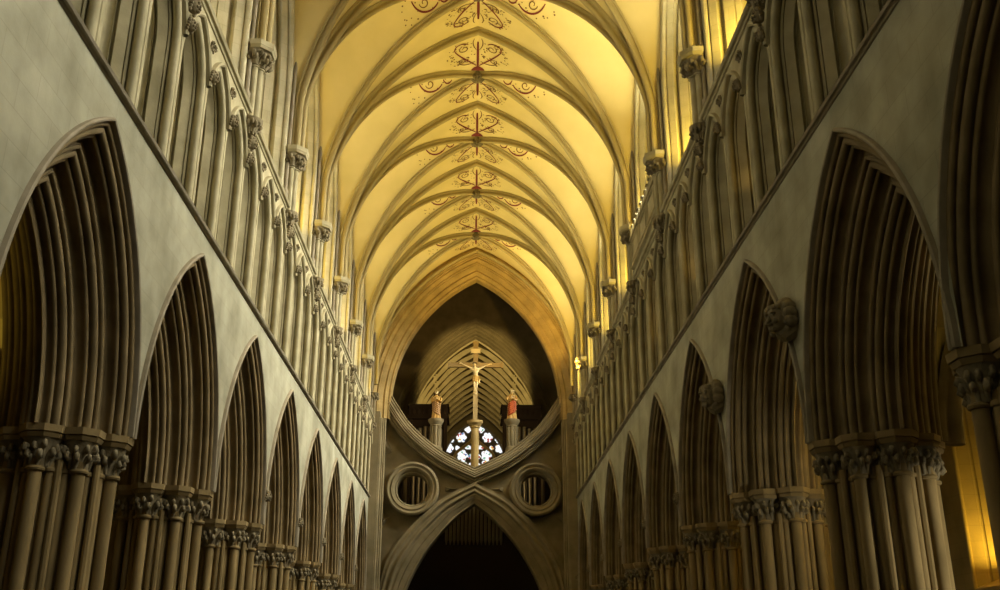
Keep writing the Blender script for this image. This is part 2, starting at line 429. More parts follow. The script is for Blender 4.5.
for s in (-1, 1):
    n = SIDE[s]
    mb = MB()
    for k in range(KA, KB+1):
        arch_fill(mb, s*XW, YC(k), HB, A_ARC, H_ARC, Z_AB, Z_AB, Z_STR+0.05, shift(s, k))
        arch_fill(mb, s*XA, YC(k), HB, A_ARC, H_ARC, Z_AB, Z_AB, Z_STR+1.5, shift(s, k))
    yw = YC(KA)-HB
    mb.grid([[(s*XW, YWEST, 0), (s*XW, yw-0.9, 0)], [(s*XW, YWEST, Z_STR+0.05), (s*XW, yw-0.9, Z_STR+0.05)]])
    mb.grid([[(s*XW, yw-0.9, Z_AB), (s*XW, yw, Z_AB)], [(s*XW, yw-0.9, Z_STR+0.05), (s*XW, yw, Z_STR+0.05)]])
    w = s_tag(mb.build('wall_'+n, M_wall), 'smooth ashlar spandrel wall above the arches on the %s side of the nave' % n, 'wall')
    mb = MB()
    for k in range(-4, 8):
        for j in (-1, 0, 1):
            c = YC(k)+j*BAY/3
            if k >= KA: arch_fill(mb, s*XW, c, BAY/6, A_TRI, H_TRI, Z_TS, Z_STR, Z_UP)
            else: mb.grid([[(s*XW, c-BAY/6, Z_STR), (s*XW, c+BAY/6, Z_STR)], [(s*XW, c-BAY/6, Z_UP), (s*XW, c+BAY/6, Z_UP)]])
    structure(mb.build('triforium_wall', M_trif, w))
    mb = MB()
    for k in range(-4, 8):
        arch_fill(mb, s*XC, YC(k), HB, A_CL, H_CL, Z_CS, Z_SILL, Z(20.6))
    mb.grid([[(s*XW, YWEST, Z_UP), (s*XW, YEND+1, Z_UP)], [(s*XC, YWEST, Z_SILL+0.01), (s*XC, YEND+1, Z_SILL+0.01)]])
    structure(mb.build('clerestory_wall', M_clere, w))
    # string courses
    mb = MB()
    prof = [(0.02, 0.06), (-0.08, 0.03), (-0.10, 0.0), (-0.08, -0.035), (-0.04, -0.04), (-0.02, -0.07), (0.02, -0.075)]
    mb.grid([[(s*(XW+d), y, Z_STR+z) for d, z in prof] for y in (YWEST, YEND+0.5)])
    s_tag(mb.build('trim_%d' % (1 if s < 0 else 2), M_string), 'long dark string course below the lancet row on the %s wall' % n, 'string course')
tn = 2
prof = [(0.12, 0.16), (-0.10, 0.05), (-0.13, 0.0), (-0.10, -0.05), (-0.05, -0.06), (-0.03, -0.10), (0.03, -0.11)]
for s in (-1, 1):
    for k in range(-1, 8):
        tn += 1; mb = MB()
        rows = [[(s*(XW+d), YC(k)+y, Z_UP+z) for d, z in prof] for y in (-HB+0.2, HB-0.2)]
        mb.grid(rows); mb.cap(rows[0]); mb.cap(rows[1])
        s_tag(mb.build('trim_%d' % tn, M_trif), 'short sloping-topped string course under the %s clerestory, %s bay from the crossing' % (SIDE[s], ORD[7-k]), 'string course')

# clerestory windows
def window_local():
    seq = [('r', 0.05), ('q', 0.04, 0.04), ('f', 0.16), ('q', 0.15, 0.16), ('f', 0.22), ('q', 0.03, 0.03), ('f', 0.12), ('q', 0.15, 0.16), ('f', 0.25), ('r', 0.04)]
    splay = MB(); splay.grid(on_wall(arch_rows(mould((0, 0), (1.2, 0.80), seq), A_CL, H_CL, 14, leg=Z_CS-Z_SILL), Z_CS))
    splay.grid([[(0, -A_CL, Z_SILL), (0, A_CL, Z_SILL)], [(-1.2, -1.25, Z_SILL+0.62), (-1.2, 1.25, Z_SILL+0.62)]])
    shafts = []
    for q in (-1, 1):
        m = MB(); m.lathe([(0.09, Z_SILL), (0.09, Z_SILL+0.2), (0.055, Z_SILL+0.28), (0.055, Z(15.7)), (0.09, Z(15.76)), (0.11, Z(15.95)), (0.13, Z(16.05)), (0.13, Z(16.12)), (0.06, Z(16.14)), (0.06, Z(18.2))], (0.05, q*(A_CL+0.12), 0), 10); shafts.append(m)
    glass = MB()
    R = (A_CL**2+H_CL**2)/(2*A_CL); c = R-A_CL
    rows = arch_rows([(1.15, 0.79)], A_CL, H_CL, 14, leg=Z_CS-Z_SILL)
    ring = [r[0] for r in on_wall(rows, Z_CS)]
    glass.cap(ring)
    fr = MB()
    fr.grid(on_wall(arch_rows([(1.0, 0.78), (1.0, 0.9), (1.06, 0.93), (1.14, 0.93)], A_CL, H_CL, 14, leg=Z_CS-Z_SILL), Z_CS))
    fr.box(-1.14, -0.98, -0.06, 0.06, Z_SILL+0.5, Z_CS+0.9)
    for q in (-1, 1):
        pr = [(1.0, -0.04), (0.98, 0.0), (1.0, 0.06), (1.13, 0.06), (1.13, -0.04)]
        fr.grid([[(x, y+q*0.56, z) for x, y, z in r] for r in on_wall(arch_rows(pr, 0.54, 0.85, 8), Z_CS)])
    fr.grid([[(-1.13+0.13*(i % 2)*0-dd, 0.36*math.cos(a)*(1+rr), Z_CS+1.45+0.42*math.sin(a)*(1+rr)) for dd, rr in ((-0.15, 0), (-0.15, 0.2), (0, 0.25))] for i, a in enumerate([2*math.pi*j/20 for j in range(21)])])
    return splay, glass, fr, shafts
sp_, gl_, fr_, sh_ = window_local()
proto_win = None
for s in (-1, 1):
    for k in range(-1, 8):
        nwin += 1
        lab = 'clerestory window in deep splayed reveal high on %s wall, %s from the crossing' % (SIDE[s], ORD[7-k])
        if proto_win is None:
            proto_win = thing('window_1', lab, 'window', (s*XC, YC(k), 0), RZ[s]); structure(proto_win)
            for nm, m_, mt in (('splay', sp_, M_clere), ('glass', gl_, M_pane), ('frame', fr_, M_clere)): structure(m_.build(nm, mt, proto_win))
            for m_ in sh_: structure(m_.build('jamb_shaft', M_string, proto_win))
        else:
            w = dup(proto_win, (s*XC, YC(k), 0), RZ[s], lab); w.name = 'window_%d' % nwin
# behind the viewer: plain end wall with three tall lights
mb = MB()
for (x0, x1, z0, z1) in ((-5.1, -3.2, 0, 24), (3.2, 5.1, 0, 24), (-3.2, 3.2, 0, Z(3)), (-3.2, 3.2, Z(15), 24)):
    mb.box(x0, x1, YWEST-0.5, YWEST, z0, z1)
mb.box(-12.2, -5.1, YWEST-0.5, YWEST, 0, 12); mb.box(5.1, 12.2, YWEST-0.5, YWEST, 0, 12)
s_tag(mb.build('wall_west', M_wall, smooth=False), 'west end wall of the nave behind the viewer', 'wall')

# aisles: outer wall with lancets, vault, transverse arches
AW, AH, ZAS, ZASILL, AOFF = 0.62, 1.3, Z(5.6), Z(1.55), 0.6
for s in (-1, 1):
    n = SIDE[s]; mb = MB()
    for k in range(-5, 9):
        c = YC(k)+AOFF
        arch_fill(mb, s*XO, c, AW+0.2, AW, AH, ZAS, ZASILL, Z(8.5))
        for y0, y1 in ((YC(k)-HB, c-AW-0.2), (c+AW+0.2, YC(k)+HB)): mb.grid([[(s*XO, y0, ZASILL), (s*XO, y1, ZASILL)], [(s*XO, y0, Z(8.5)), (s*XO, y1, Z(8.5))]])
        mb.grid([[(s*XO, YC(k)-HB, 0), (s*XO, YC(k)+HB, 0)], [(s*XO, YC(k)-HB, ZASILL), (s*XO, YC(k)+HB, ZASILL)]])
    s_tag(mb.build('wall_%s_aisle' % n, M_aisle), 'outer wall of the %s aisle seen through the arches' % n, 'wall')
    mb = MB()
    def aw(u, v): return Z_AB+max(arch_z(u*2.15, 2.15, 3.5), arch_z(v*HB, HB, 3.5))
    for k in range(-5, 9):
        rows = [[(s*(XA+4.3*(0.5+0.5*math.sin(math.pi/2*(2*i/20-1)))), YC(k)-HB+BAY*j/12, aw(abs(math.sin(math.pi/2*(2*i/20-1))), abs(2*j/12-1))) for i in range(21)] for j in range(13)]
        mb.grid(rows)
    s_tag(mb.build('ceiling_%s_aisle' % n, M_web, angle=25), 'rib vaulted ceiling of the %s aisle' % n, 'ceiling')
    spl = MB(); spl.grid(on_wall(arch_rows(mould((0, 0), (0.8, 0.16), [('r', 0.06), ('f', 0.3), ('h', 0.05), ('f', 0.3), ('r', 0.05)]), AW, AH, 12, leg=ZAS-ZASILL), ZAS))
    spl.grid([[(0, -AW, ZASILL), (0, AW, ZASILL)], [(-0.8, -0.48, ZASILL+0.3), (-0.8, 0.48, ZASILL+0.3)]])
    gls = MB(); gls.cap([r[0] for r in on_wall(arch_rows([(0.78, 0.15)], AW, AH, 12, leg=ZAS-ZASILL), ZAS)])
    frm = MB(); frm.box(-0.78, -0.72, -0.02, 0.02, ZASILL, ZAS+1.0)
    for q in range(5): frm.box(-0.77, -0.75, -0.46, 0.46, ZASILL+0.6+q*0.8, ZASILL+0.615+q*0.8)
    pw = None
    for k in range(-1, 8):
        nwin += 1
        lab = 'lancet window in outer wall of the %s aisle, %s from the crossing' % (n, ORD[7-k])
        if k in (1, 2, 3) and s > 0: lab = 'amber-lit lancet window deep in the right aisle, %s from the crossing' % ORD[7-k]
        if pw is None:
            pw = thing('window_%d' % nwin, lab, 'window', (s*XO, YC(k)+AOFF, 0), RZ[s]); structure(pw)
            structure(spl.build('splay', M_aisle, pw)); structure(gls.build('glass', M_amber if s > 0 else M_lead, pw)); structure(frm.build('frame', M_lead, pw))
        else:
            w = dup(pw, (s*XO, YC(k)+AOFF, 0), RZ[s], lab); w.name = 'window_%d' % nwin

# ================================================================== ARCADE PIERS AND ARCHES
TRI = [(0.68*math.cos(a), 0.68*math.sin(a), a) if i % 2 == 0 else (0.60*math.cos(a), 0.60*math.sin(a), a) for i, a in enumerate([math.pi/4*j for j in range(8)])]
def make_pier(name, label, group):
    p = thing(name, label, 'pier', group=group)
    mb = MB(); mb.prism([(0.70, 0), (0.42, 0.42), (0, 0.70), (-0.42, 0.42), (-0.70, 0), (-0.42, -0.42), (0, -0.70), (0.42, -0.42)], 0.0, Z_AB-0.1)
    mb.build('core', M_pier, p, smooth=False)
    rnd = random.Random(3)
    cap = MB(); aba = MB(); bas = MB()
    for cx, cy, a in TRI:
        ca, sa = math.cos(a), math.sin(a)
        for q, rr in ((0, 0.092), (-1, 0.064), (1, 0.064)):
            x = cx+ca*(0.08 if q == 0 else -0.04)-sa*q*0.155; y = cy+sa*(0.08 if q == 0 else -0.04)+ca*q*0.155
            m = MB(); m.lathe([(rr, 0.45), (rr, Z_AB-0.62), (rr*1.32, Z_AB-0.61), (rr*1.42, Z_AB-0.585), (rr*1.32, Z_AB-0.56), (rr, Z_AB-0.55), (rr, Z_AB-0.45)], (x, y, 0), 12)
            m.build('shaft', M_pier, p)
        capital(cap, (cx, cy), 0.16, 0.25, 0.40, 10, 0.115, Z_AB-0.57, rnd)
        o = ngon((cx, cy), 0.325, 8, a+math.pi/8)
        aba.prism(o, Z_AB-0.17, Z_AB-0.115, 0.84, 0.93, (cx, cy)); aba.prism(o, Z_AB-0.115, Z_AB-0.095, 0.86, 0.86, (cx, cy)); aba.prism(o, Z_AB-0.095, Z_AB, 0.97, 1.0, (cx, cy))
        bas.lathe([(0.36, 0), (0.36, 0.22), (0.33, 0.26), (0.26, 0.30), (0.28, 0.36), (0.24, 0.44), (0.2, 0.47)], (cx, cy, 0), 10)
        b = a+math.pi/8; m = MB(); m.lathe([(0.05, 0.45), (0.05, Z_AB-0.45)], (0.70*math.cos(b), 0.70*math.sin(b), 0), 8); m.build('shaft', M_pier, p)
    cp = cap.build('capital', M_cap, p, angle=75); aba.build('abacus', M_pier, cp, smooth=False); bas.build('base', M_pier, p)
    return p
def make_arch(name, label, group):
    t = thing(name, label, 'arch', group=group)
    hood = [(0.03, 0.0), (-0.04, 0.0), (-0.07, -0.012), (-0.08, -0.035), (-0.06, -0.058), (-0.02, -0.064), (0.02, -0.064)]
    m = MB(); m.grid(on_wall(arch_rows(hood, A_ARC, H_ARC, 22))); m.build('hood_mould', M_string, t)
    P = [(0.0, 0.0), (0.33, 0.30), (0.64, 0.62), (0.95, 0.93)]
    order = [('f', 0.02), ('r', 0.045), ('q', 0.03, 0.03), ('r', 0.075, 1.1), ('q', 0.03, 0.03), ('r', 0.045), ('h', 0.09, 1.35)]
    for i, nm in enumerate(('outer_order', 'middle_order', 'inner_order')):
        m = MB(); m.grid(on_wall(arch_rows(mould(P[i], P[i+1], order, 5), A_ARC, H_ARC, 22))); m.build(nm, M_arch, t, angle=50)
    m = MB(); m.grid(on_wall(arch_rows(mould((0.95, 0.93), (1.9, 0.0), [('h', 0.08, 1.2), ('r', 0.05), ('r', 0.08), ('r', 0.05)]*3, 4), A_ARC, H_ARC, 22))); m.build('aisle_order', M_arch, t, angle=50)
    m = MB(); head(m, (0.08, -HB, 0.66), 0.13, (1, 0.1)); m.build('head_stop', M_cap, t)
    return t
p0 = None; a0 = None
for s in (-1, 1):
    for k in range(KA-1, 7):
        lab = 'clustered stone pier with leaf capital, %s arcade, %s pier from the crossing' % (SIDE[s], ORD[6-k])
        g = 'arcade piers of the %s side' % SIDE[s]
        if p0 is None: p0 = make_pier('arcade_pier', lab, g); p0.location = (s*5.95, YP(k), 0)
        else: dup(p0, (s*5.95, YP(k)+shift(s, k), 0), RZ[s], lab, g)
    for k in range(KA, KB+1):
        lab = 'deeply moulded pointed arch of the %s arcade, %s arch from the crossing' % (SIDE[s], ORD[7-k])
        g = 'arcade arches of the %s side' % SIDE[s]
        if a0 is None: a0 = make_arch('arcade_arch', lab, g); a0.location = (s*XW, YC(k), Z_AB)
        else:
            d = dup(a0, (s*XW, YC(k)+shift(s, k), Z_AB), RZ[s], lab, g)
            if k < (3 if s < 0 else 2):                      # no carved stop shows on the nearest piers
                for ch in list(d.children):
                    if ch.name.startswith('head_stop'): bpy.data.objects.remove(ch)
for ch in list(a0.children):
    if ch.name.startswith('head_stop'): bpy.data.objects.remove(ch)
# two large carved heads on the right arcade
for k, lab in ((0, 'large carved head corbel jutting from the right arcade wall, nearer of the two'), (1, 'large carved head corbel jutting from the right arcade wall, farther of the two')):
    t = thing('head_corbel', lab, 'carving', (XW, YP(k)+0.25, Z(5.05)), 0, 'large head corbels')
    m = MB(); head(m, (-0.24, 0, 0), 0.235, (-1, -0.5)); m.build('face', M_cap, t)
    m = MB()
    for i in range(9):
        a = math.radians(-20+27*i); m.blob((-0.12, 0.25*math.cos(a), 0.27*math.sin(a)), 0.12, 0.10, 0.10, 8, 6)
    m.tube([(0.05, 0, -0.05), (-0.12, 0, -0.18), (-0.22, 0, -0.30)], [0.22, 0.18, 0.10], 8)
    m.build('headdress', M_cap, t)

# aisle transverse ribs
def rib_profile(w, d):
    h = [(0.5, -0.05), (0.5, 0.16), (0.44, 0.26), (0.34, 0.25), (0.24, 0.20), (0.17, 0.34), (0.17, 0.46), (0.27, 0.58), (0.30, 0.74), (0.24, 0.90), (0.12, 1.0)]
    return [(-u*w, v*d) for u, v in h]+[(0, d*1.04)]+[(u*w, v*d) for u, v in h[::-1]]
def rib(mb, pts, side, prof):
    """pts along the vault surface; side: horizontal unit vector across the rib"""
    pts = [Vector(p) for p in pts]; side = Vector(side).normalized(); rows = []
    for i, p in enumerate(pts):
        t = (pts[min(i+1, len(pts)-1)]-pts[max(i-1, 0)]).normalized()
        inw = side.cross(t).normalized()
        if inw.dot(Vector((-p.x, -p.y, -1.5))) < 0: inw = -inw
        rows.append([p+side*u+inw*v for u, v in prof])
    mb.grid(rows); mb.cap(rows[0]); mb.cap(rows[-1])
pr0 = None
for s in (-1, 1):
    for k in range(-1, 7):
        lab = 'moulded cross rib of the %s aisle vault, beside the %s pier from the crossing' % (SIDE[s], ORD[6-k])
        g = 'aisle cross ribs'
        if pr0 is None:
            pr0 = thing('aisle_rib', lab, 'rib', (s*9.05, YP(k), 0), RZ[s], g); m = MB()
            pts = []
            for i in range(-14, 15):
                R = (2.2**2+3.5**2)/(4.4); c = R-2.2; th = (1-abs(i)/14)*math.acos(c/R)
                pts.append((math.copysign(R*math.cos(th)-c, i), 0, Z_AB+R*math.sin(th)))
            rib(m, pts, (0, 1, 0), rib_profile(0.42, 0.42)); m.build('moulding', M_arch, pr0)
            m = MB(); m.tube([(-2.12, 0, 0), (-2.12, 0, Z_AB-0.3)], 0.14, 10); m.build('respond_shaft', M_pier, pr0)
            m = MB(); capital(m, (-2.12, 0), 0.14, 0.22, 0.38, 7, 0.12, Z_AB-0.42, random.Random(5)); m.build('capital', M_cap, pr0)
        else: dup(pr0, (s*9.05, YP(k), 0), RZ[s], lab, g)

# ================================================================== TRIFORIUM
def make_lancet(name, label, group):
    t = thing(name, label, 'lancet', group=group)
    leg = Z_TS-Z_STR-0.03
    hood = [(0.02, 0.01), (-0.055, 0.01), (-0.085, -0.02), (-0.075, -0.06), (-0.03, -0.075), (0.02, -0.075)]
    rows = [r for r in on_wall(arch_rows(hood, A_TRI, H_TRI, 12)) if abs(r[0][1]) < A_TRI-0.03]
    m = MB(); m.grid(rows); m.build('hood_mould', M_trif, t)
    seq = [('f', 0.02), ('r', 0.075, 1.2), ('q', 0.03, 0.06), ('f', 0.04), ('q', 0.02, 0.04), ('f', 0.17), ('q', 0.06, 0.09), ('h', 0.07, 0.8), ('r', 0.025), ('q', 0.04, 0.06), ('f', 0.07)]
    m = MB(); m.grid(on_wall(arch_rows(mould((0, 0), (0.66, 0.38), seq, 5), A_TRI, H_TRI, 12, leg=leg))); m.build('jamb_moulding', M_trif, t, angle=50)
    m = MB(); m.cap([r[0] for r in on_wall(arch_rows([(0.65, 0.37)], A_TRI, H_TRI, 12, leg=leg))]); m.build('back_panel', M_trif, t, smooth=False)
    m = MB(); head(m, (0.11, -BAY/6, 0.44), 0.115, (1, -0.15)); m.build('head_stop', M_cap, t)
    m = MB()
    for i in range(5): curl(m, (0.02, -BAY/6+(i-2)*0.045, 1.02+0.03*(i % 2)), (0.6, (i-2)*0.4, 0), 0.12, 0.07)
    m.build('leaf_carving', M_cap, t)
    return t
l0 = None
PLACE = {-1: 'west', 0: 'middle', 1: 'east'}
for s in (-1, 1):
    for k in range(KA, 8):
        for j in (-1, 0, 1):
            lab = 'tall triforium lancet, %s wall, %s bay from the crossing, %s of its three' % (SIDE[s], ORD[7-k], PLACE[j])
            g = 'triforium lancets of the %s wall' % SIDE[s]
            loc = (s*XW, YC(k)+j*BAY/3, Z_TS)
            if l0 is None: l0 = make_lancet('triforium_lancet', lab, g); l0.location = loc
            else: dup(l0, loc, RZ[s], lab, g)

# ================================================================== VAULT SHAFTS, RIBS, BOSSES
def make_vshaft(name, label, group):
    t = thing(name, label, 'wall shaft', group=group); rnd = random.Random(9)
    for x, y, rr in ((0.13, 0, 0.085), (0.05, -0.15, 0.075), (0.05, 0.15, 0.075)):
        m = MB(); m.lathe([(rr, Z(11.05)), (rr, Z(12.36)), (rr*1.35, Z(12.37)), (rr*1.4, Z(12.395)), (rr, Z(12.42)), (rr, Z(12.5))], (x, y, 0), 12); m.build('shaft', M_trif, t)
    m = MB(); capital(m, (0.13, 0), 0.13, 0.24, 0.36, 8, 0.15, Z(12.42), rnd)
    for y in (-0.17, 0.17): capital(m, (0.04, y), 0.10, 0.2, 0.36, 6, 0.13, Z(12.42), rnd)
    cp = m.build('capital', M_cap, t, angle=75)
    m = MB(); o = [(-0.05, -0.42), (0.2, -0.42), (0.44, -0.18), (0.44, 0.18), (0.2, 0.42), (-0.05, 0.42)]
    m.prism(o, Z(12.78), Z(12.84), 0.86, 0.96, (0.15, 0)); m.prism(o, Z(12.84), Z(12.96), 0.98, 1.0, (0.15, 0)); m.build('abacus', M_trif, cp, smooth=False)
    m = MB(); m.lathe([(0.06, Z(10.72)), (0.12, Z(10.82)), (0.2, Z(10.95)), (0.25, Z(11.08)), (0.25, Z(11.12))], (0.06, 0, 0), 12)
    for i in range(9):
        a = math.radians(-95+24*i); curl(m, (0.06+0.10*math.cos(a), 0.12*math.sin(a), Z(10.74+0.05*(i % 2))), (math.cos(a), math.sin(a), 0), 0.26, 0.14)
    m.build('corbel', M_cap, t, angle=75)
    m = MB(); head(m, (0.12, 0, Z(10.55)), 0.14, (1, -0.1)); m.build('head_stop', M_cap, t)
    return t
v0 = None
for s in (-1, 1):
    for k in range(-1, 7):
        lab = 'triple vault shaft with leaf capital and corbel, %s wall, %s from the crossing' % (SIDE[s], ORD[6-k])
        g = 'vault shafts of the %s wall' % SIDE[s]
        if v0 is None: v0 = make_vshaft('vault_shaft', lab, g); v0.location = (s*XW, YP(k), 0)
        else: dup(v0, (s*XW, YP(k), 0), RZ[s], lab, g)
XR = 4.93
tr0 = None
for k in range(-1, 7):
    lab = 'pointed rib spanning the nave vault from wall to wall, %s from the crossing' % ORD[6-k]
    if tr0 is None:
        tr0 = thing('transverse_rib', lab, 'rib', (0, YP(k), 0), 0, 'transverse ribs of the nave vault')
        for sg, nm in ((-1, 'rib_half'), (1, 'rib_half')):
            R = (A_WEB**2+H_T**2)/(2*A_WEB); c = R-A_WEB; tm = math.acos(c/R); pts = []
            for i in range(27):
                th = tm*i/26
                pts.append((sg*min(XR, R*math.cos(th)-c), 0, Z_SP+R*math.sin(th)))
            pts.append((-sg*0.12, 0, pts[-1][2]-0.001))
            pts[-1] = (-sg*0.06, 0, pts[-2][2]-0.02)
            m = MB(); rib(m, pts, (0, 1, 0), rib_profile(0.27, 0.25)); m.build(nm, M_rib, tr0)
    else: dup(tr0, (0, YP(k), 0), 0, lab)
dg0 = {}
bs0 = None
for k in range(0, 8):
    for q, w in ((1, 'rising from near left to far right'), (-1, 'rising from near right to far left')):
        lab = 'diagonal vault rib %s, %s bay from the crossing' % (w, ORD[7-k])
        if q not in dg0:
            d = thing('diagonal_rib', lab, 'rib', (0, YC(k), 0), 0, 'diagonal ribs of the nave vault'); dg0[q] = d
            sd = Vector((-HB*q, A_WEB, 0)).normalized()
            for sg in (-1, 1):
                pts = []
                for i in range(27):
                    ss = math.cos(math.pi/2*i/26)
                    ss2 = min(ss, 0.975)
                    pts.append((sg*A_WEB*ss2, sg*q*HB*ss2, Z_SP+zd(ss)))
                m = MB(); rib(m, pts, sd, rib_profile(0.23, 0.21)); m.build('rib_half', M_rib, d)
        else: dup(dg0[q], (0, YC(k), 0), 0, lab)
    lab = 'carved leaf boss at the crown of the nave vault, %s from the crossing' % ORD[7-k]
    if bs0 is None:
        bs0 = thing('roof_boss', lab, 'boss', (0, YC(k), Z_SP+H_D-0.25), 0, 'roof bosses of the nave vault')
        m = MB(); m.lathe([(0.02, -0.03), (0.11, -0.02), (0.18, 0.05), (0.20, 0.13), (0.19, 0.3)], (0, 0, 0), 14); m.build('core', M_boss, bs0)
        m = MB()
        for i in range(10):
            a = 2*math.pi*i/10; m.tube([(0.08*math.cos(a), 0.08*math.sin(a), -0.02), (0.15*math.cos(a+0.2), 0.15*math.sin(a+0.2), -0.04), (0.22*math.cos(a+0.25), 0.22*math.sin(a+0.25), 0.02), (0.24*math.cos(a+0.1), 0.24*math.sin(a+0.1), 0.09)], [0.028, 0.04, 0.04, 0.02], 6)
        for i in range(6):
            a = 2*math.pi*i/6; m.blob((0.06*math.cos(a), 0.06*math.sin(a), -0.04), 0.035, 0.035, 0.035, 7, 5)
        m.build('leaves', M_boss, bs0)
    else: dup(bs0, (0, YC(k), Z_SP+H_D-0.25), 0, lab)

# red scroll painting on the vault
def on_web(k, x, y): 
    return (x, YC(k)+y, web(x, y)-0.02)
def ribbon(mb, k, pts, w):
    """flat painted stroke lying on the vault"""
    n = len(pts); rows = []
    for i, (x, y) in enumerate(pts):
        a = pts[max(0, i-1)]; b = pts[min(n-1, i+1)]; dx, dy = b[0]-a[0], b[1]-a[1]; l = math.hypot(dx, dy) or 1
        ww = 1.35*w*(0.6+0.4*math.sin(math.pi*i/(n-1))) if n > 2 else w
        nx, ny = -dy/l*ww/2, dx/l*ww/2
        rows.append([on_web(k, x+nx, y+ny), on_web(k, x-nx, y-ny)])
    mb.grid(rows)
def dot(mb, k, x, y, r):
    mb.cap([on_web(k, x+r*math.cos(2*math.pi*i/7), y+r*0.8*math.sin(2*math.pi*i/7)) for i in range(7)])
def bez(p, n=14):
    out = []
    for i in range(n+1):
        t = i/n; a = (1-t)**3; b = 3*t*(1-t)**2; c = 3*t*t*(1-t); d = t**3
        out.append((a*p[0][0]+b*p[1][0]+c*p[2][0]+d*p[3][0], a*p[0][1]+b*p[1][1]+c*p[2][1]+d*p[3][1]))
    return out
def spiral(cx, cy, r0, r1, a0, turns, n=22):
    return [(cx+(r0+(r1-r0)*i/n)*math.cos(a0+turns*2*math.pi*i/n), cy+(r0+(r1-r0)*i/n)*math.sin(a0+turns*2*math.pi*i/n)) for i in range(n+1)]
for k in range(2, 8):
    red, brn = MB(), MB(); rnd = random.Random(21)
    for sy in (1, -1):
        ribbon(red, k, [(0, sy*0.36), (0, sy*0.8), (0, sy*1.3), (0, sy*1.75)], 0.07)
        if sy < 0: red.cap([on_web(k, 0.24*math.cos(math.pi*i/10), -0.28-0.18*math.sin(math.pi*i/10)) for i in range(11)])
        for q in (1, -1):
            T = lambda pts: [(q*x, sy*y) for x, y in pts]
            ribbon(red, k, T(bez([(0.05, 0.50), (0.35, 0.85), (0.62, 1.15), (0.80, 1.55)])), 0.045)
            ribbon(red, k, T(bez([(0.80, 1.55), (0.88, 1.90), (0.50, 1.95), (0.34, 1.72)])), 0.04)
            ribbon(brn, k, T(spiral(0.48, 1.55, 0.19, 0.05, 1.2, -1.2)), 0.03)
            ribbon(brn, k, T(bez([(0.10, 0.75), (0.40, 0.55), (0.72, 0.72), (0.66, 1.02)])), 0.035)
            ribbon(brn, k, T(spiral(0.55, 0.90, 0.12, 0.03, 0.5, 1.2)), 0.028)
            ribbon(brn, k, T(bez([(0.06, 1.35), (0.16, 1.55), (0.22, 1.75), (0.12, 1.95)])), 0.025)
            for i in range(60):
                a = rnd.uniform(0, 2*math.pi); rr = math.sqrt(rnd.uniform(0.25, 1))
                x = 0.58+0.52*rr*math.cos(a); y = 1.32+0.62*rr*math.sin(a)
                if abs(x)/A_WEB < abs(y)/HB-0.09 and y < 2.1 and x > 0.08: dot(brn, k, q*x, sy*y, rnd.uniform(0.018, 0.036))
    for q in (1, -1):
        for sy in (1, -1):
            T = lambda pts: [(q*x, sy*y) for x, y in pts]
            ribbon(red, k, T(bez([(1.30, 0.30), (1.45, 0.62), (1.95, 0.66), (2.15, 0.22)])), 0.045)
            ribbon(red, k, T(bez([(0.95, 0.18), (1.02, 0.36), (1.20, 0.36), (1.26, 0.14)])), 0.04)
            ribbon(brn, k, T(spiral(1.75, 0.28, 0.16, 0.04, 0.2, 1.1)), 0.03)
            for i in range(26):
                x = rnd.uniform(0.9, 2.5); y = rnd.uniform(0.05, 0.85)
                if y/HB < x/A_WEB-0.07: dot(brn, k, q*x, sy*y, rnd.uniform(0.018, 0.034))
    structure(red.build('painted_scroll', M_paint, ceiling, smooth=False)); structure(brn.build('painted_scroll', M_paint2, ceiling, smooth=False))

# ================================================================== SINGERS' GALLERY ON THE RIGHT WALL
t = thing('stone_gallery', 'small crenellated stone gallery projecting from the right clerestory between two vault shafts', 'balcony', (XW, YC(3), Z(11.35)))
GX = -0.11
m = MB(); m.box(GX, 0.05, -2.2, 2.2, 0.12, 1.08); m.build('front', M_trif, t, smooth=False)
for i in range(3):
    m = MB(); y = -1.38+i*1.38
    rows = [[(GX-dd, y+sy*(0.62-ins), 0.66+sz*(0.36-ins)) for dd, ins in ((0, 0), (0.05, 0.02), (0.05, 0.07), (0.0, 0.09))] for sy, sz in ((-1, -1), (1, -1), (1, 1), (-1, 1), (-1, -1))]
    m.grid(rows); m.build('panel_frame', M_trif, t, smooth=False)
m = MB(); m.grid([[(GX-d, y, z) for d, z in ((0, 0.20), (0.06, 0.18), (0.06, 0.12), (-0.02, 0.08), (-0.12, 0.0))] for y in (-2.12, 2.12)]); m.build('sill', M_trif, t, smooth=False)
m = MB(); m.box(GX-0.07, GX+0.06, -2.12, 2.12, 1.06, 1.15); m.build('cornice', M_trif, t, smooth=False)
for i in range(11):
    m = MB(); y = -2.0+i*0.40; m.box(GX-0.06, GX+0.05, y-0.11, y+0.11, 1.15, 1.34); m.prism(ngon((GX, y), 0.15, 4, math.pi/4), 1.34, 1.40, 1, 0.5, (GX, y)); m.build('merlon', M_trif, t, smooth=False)

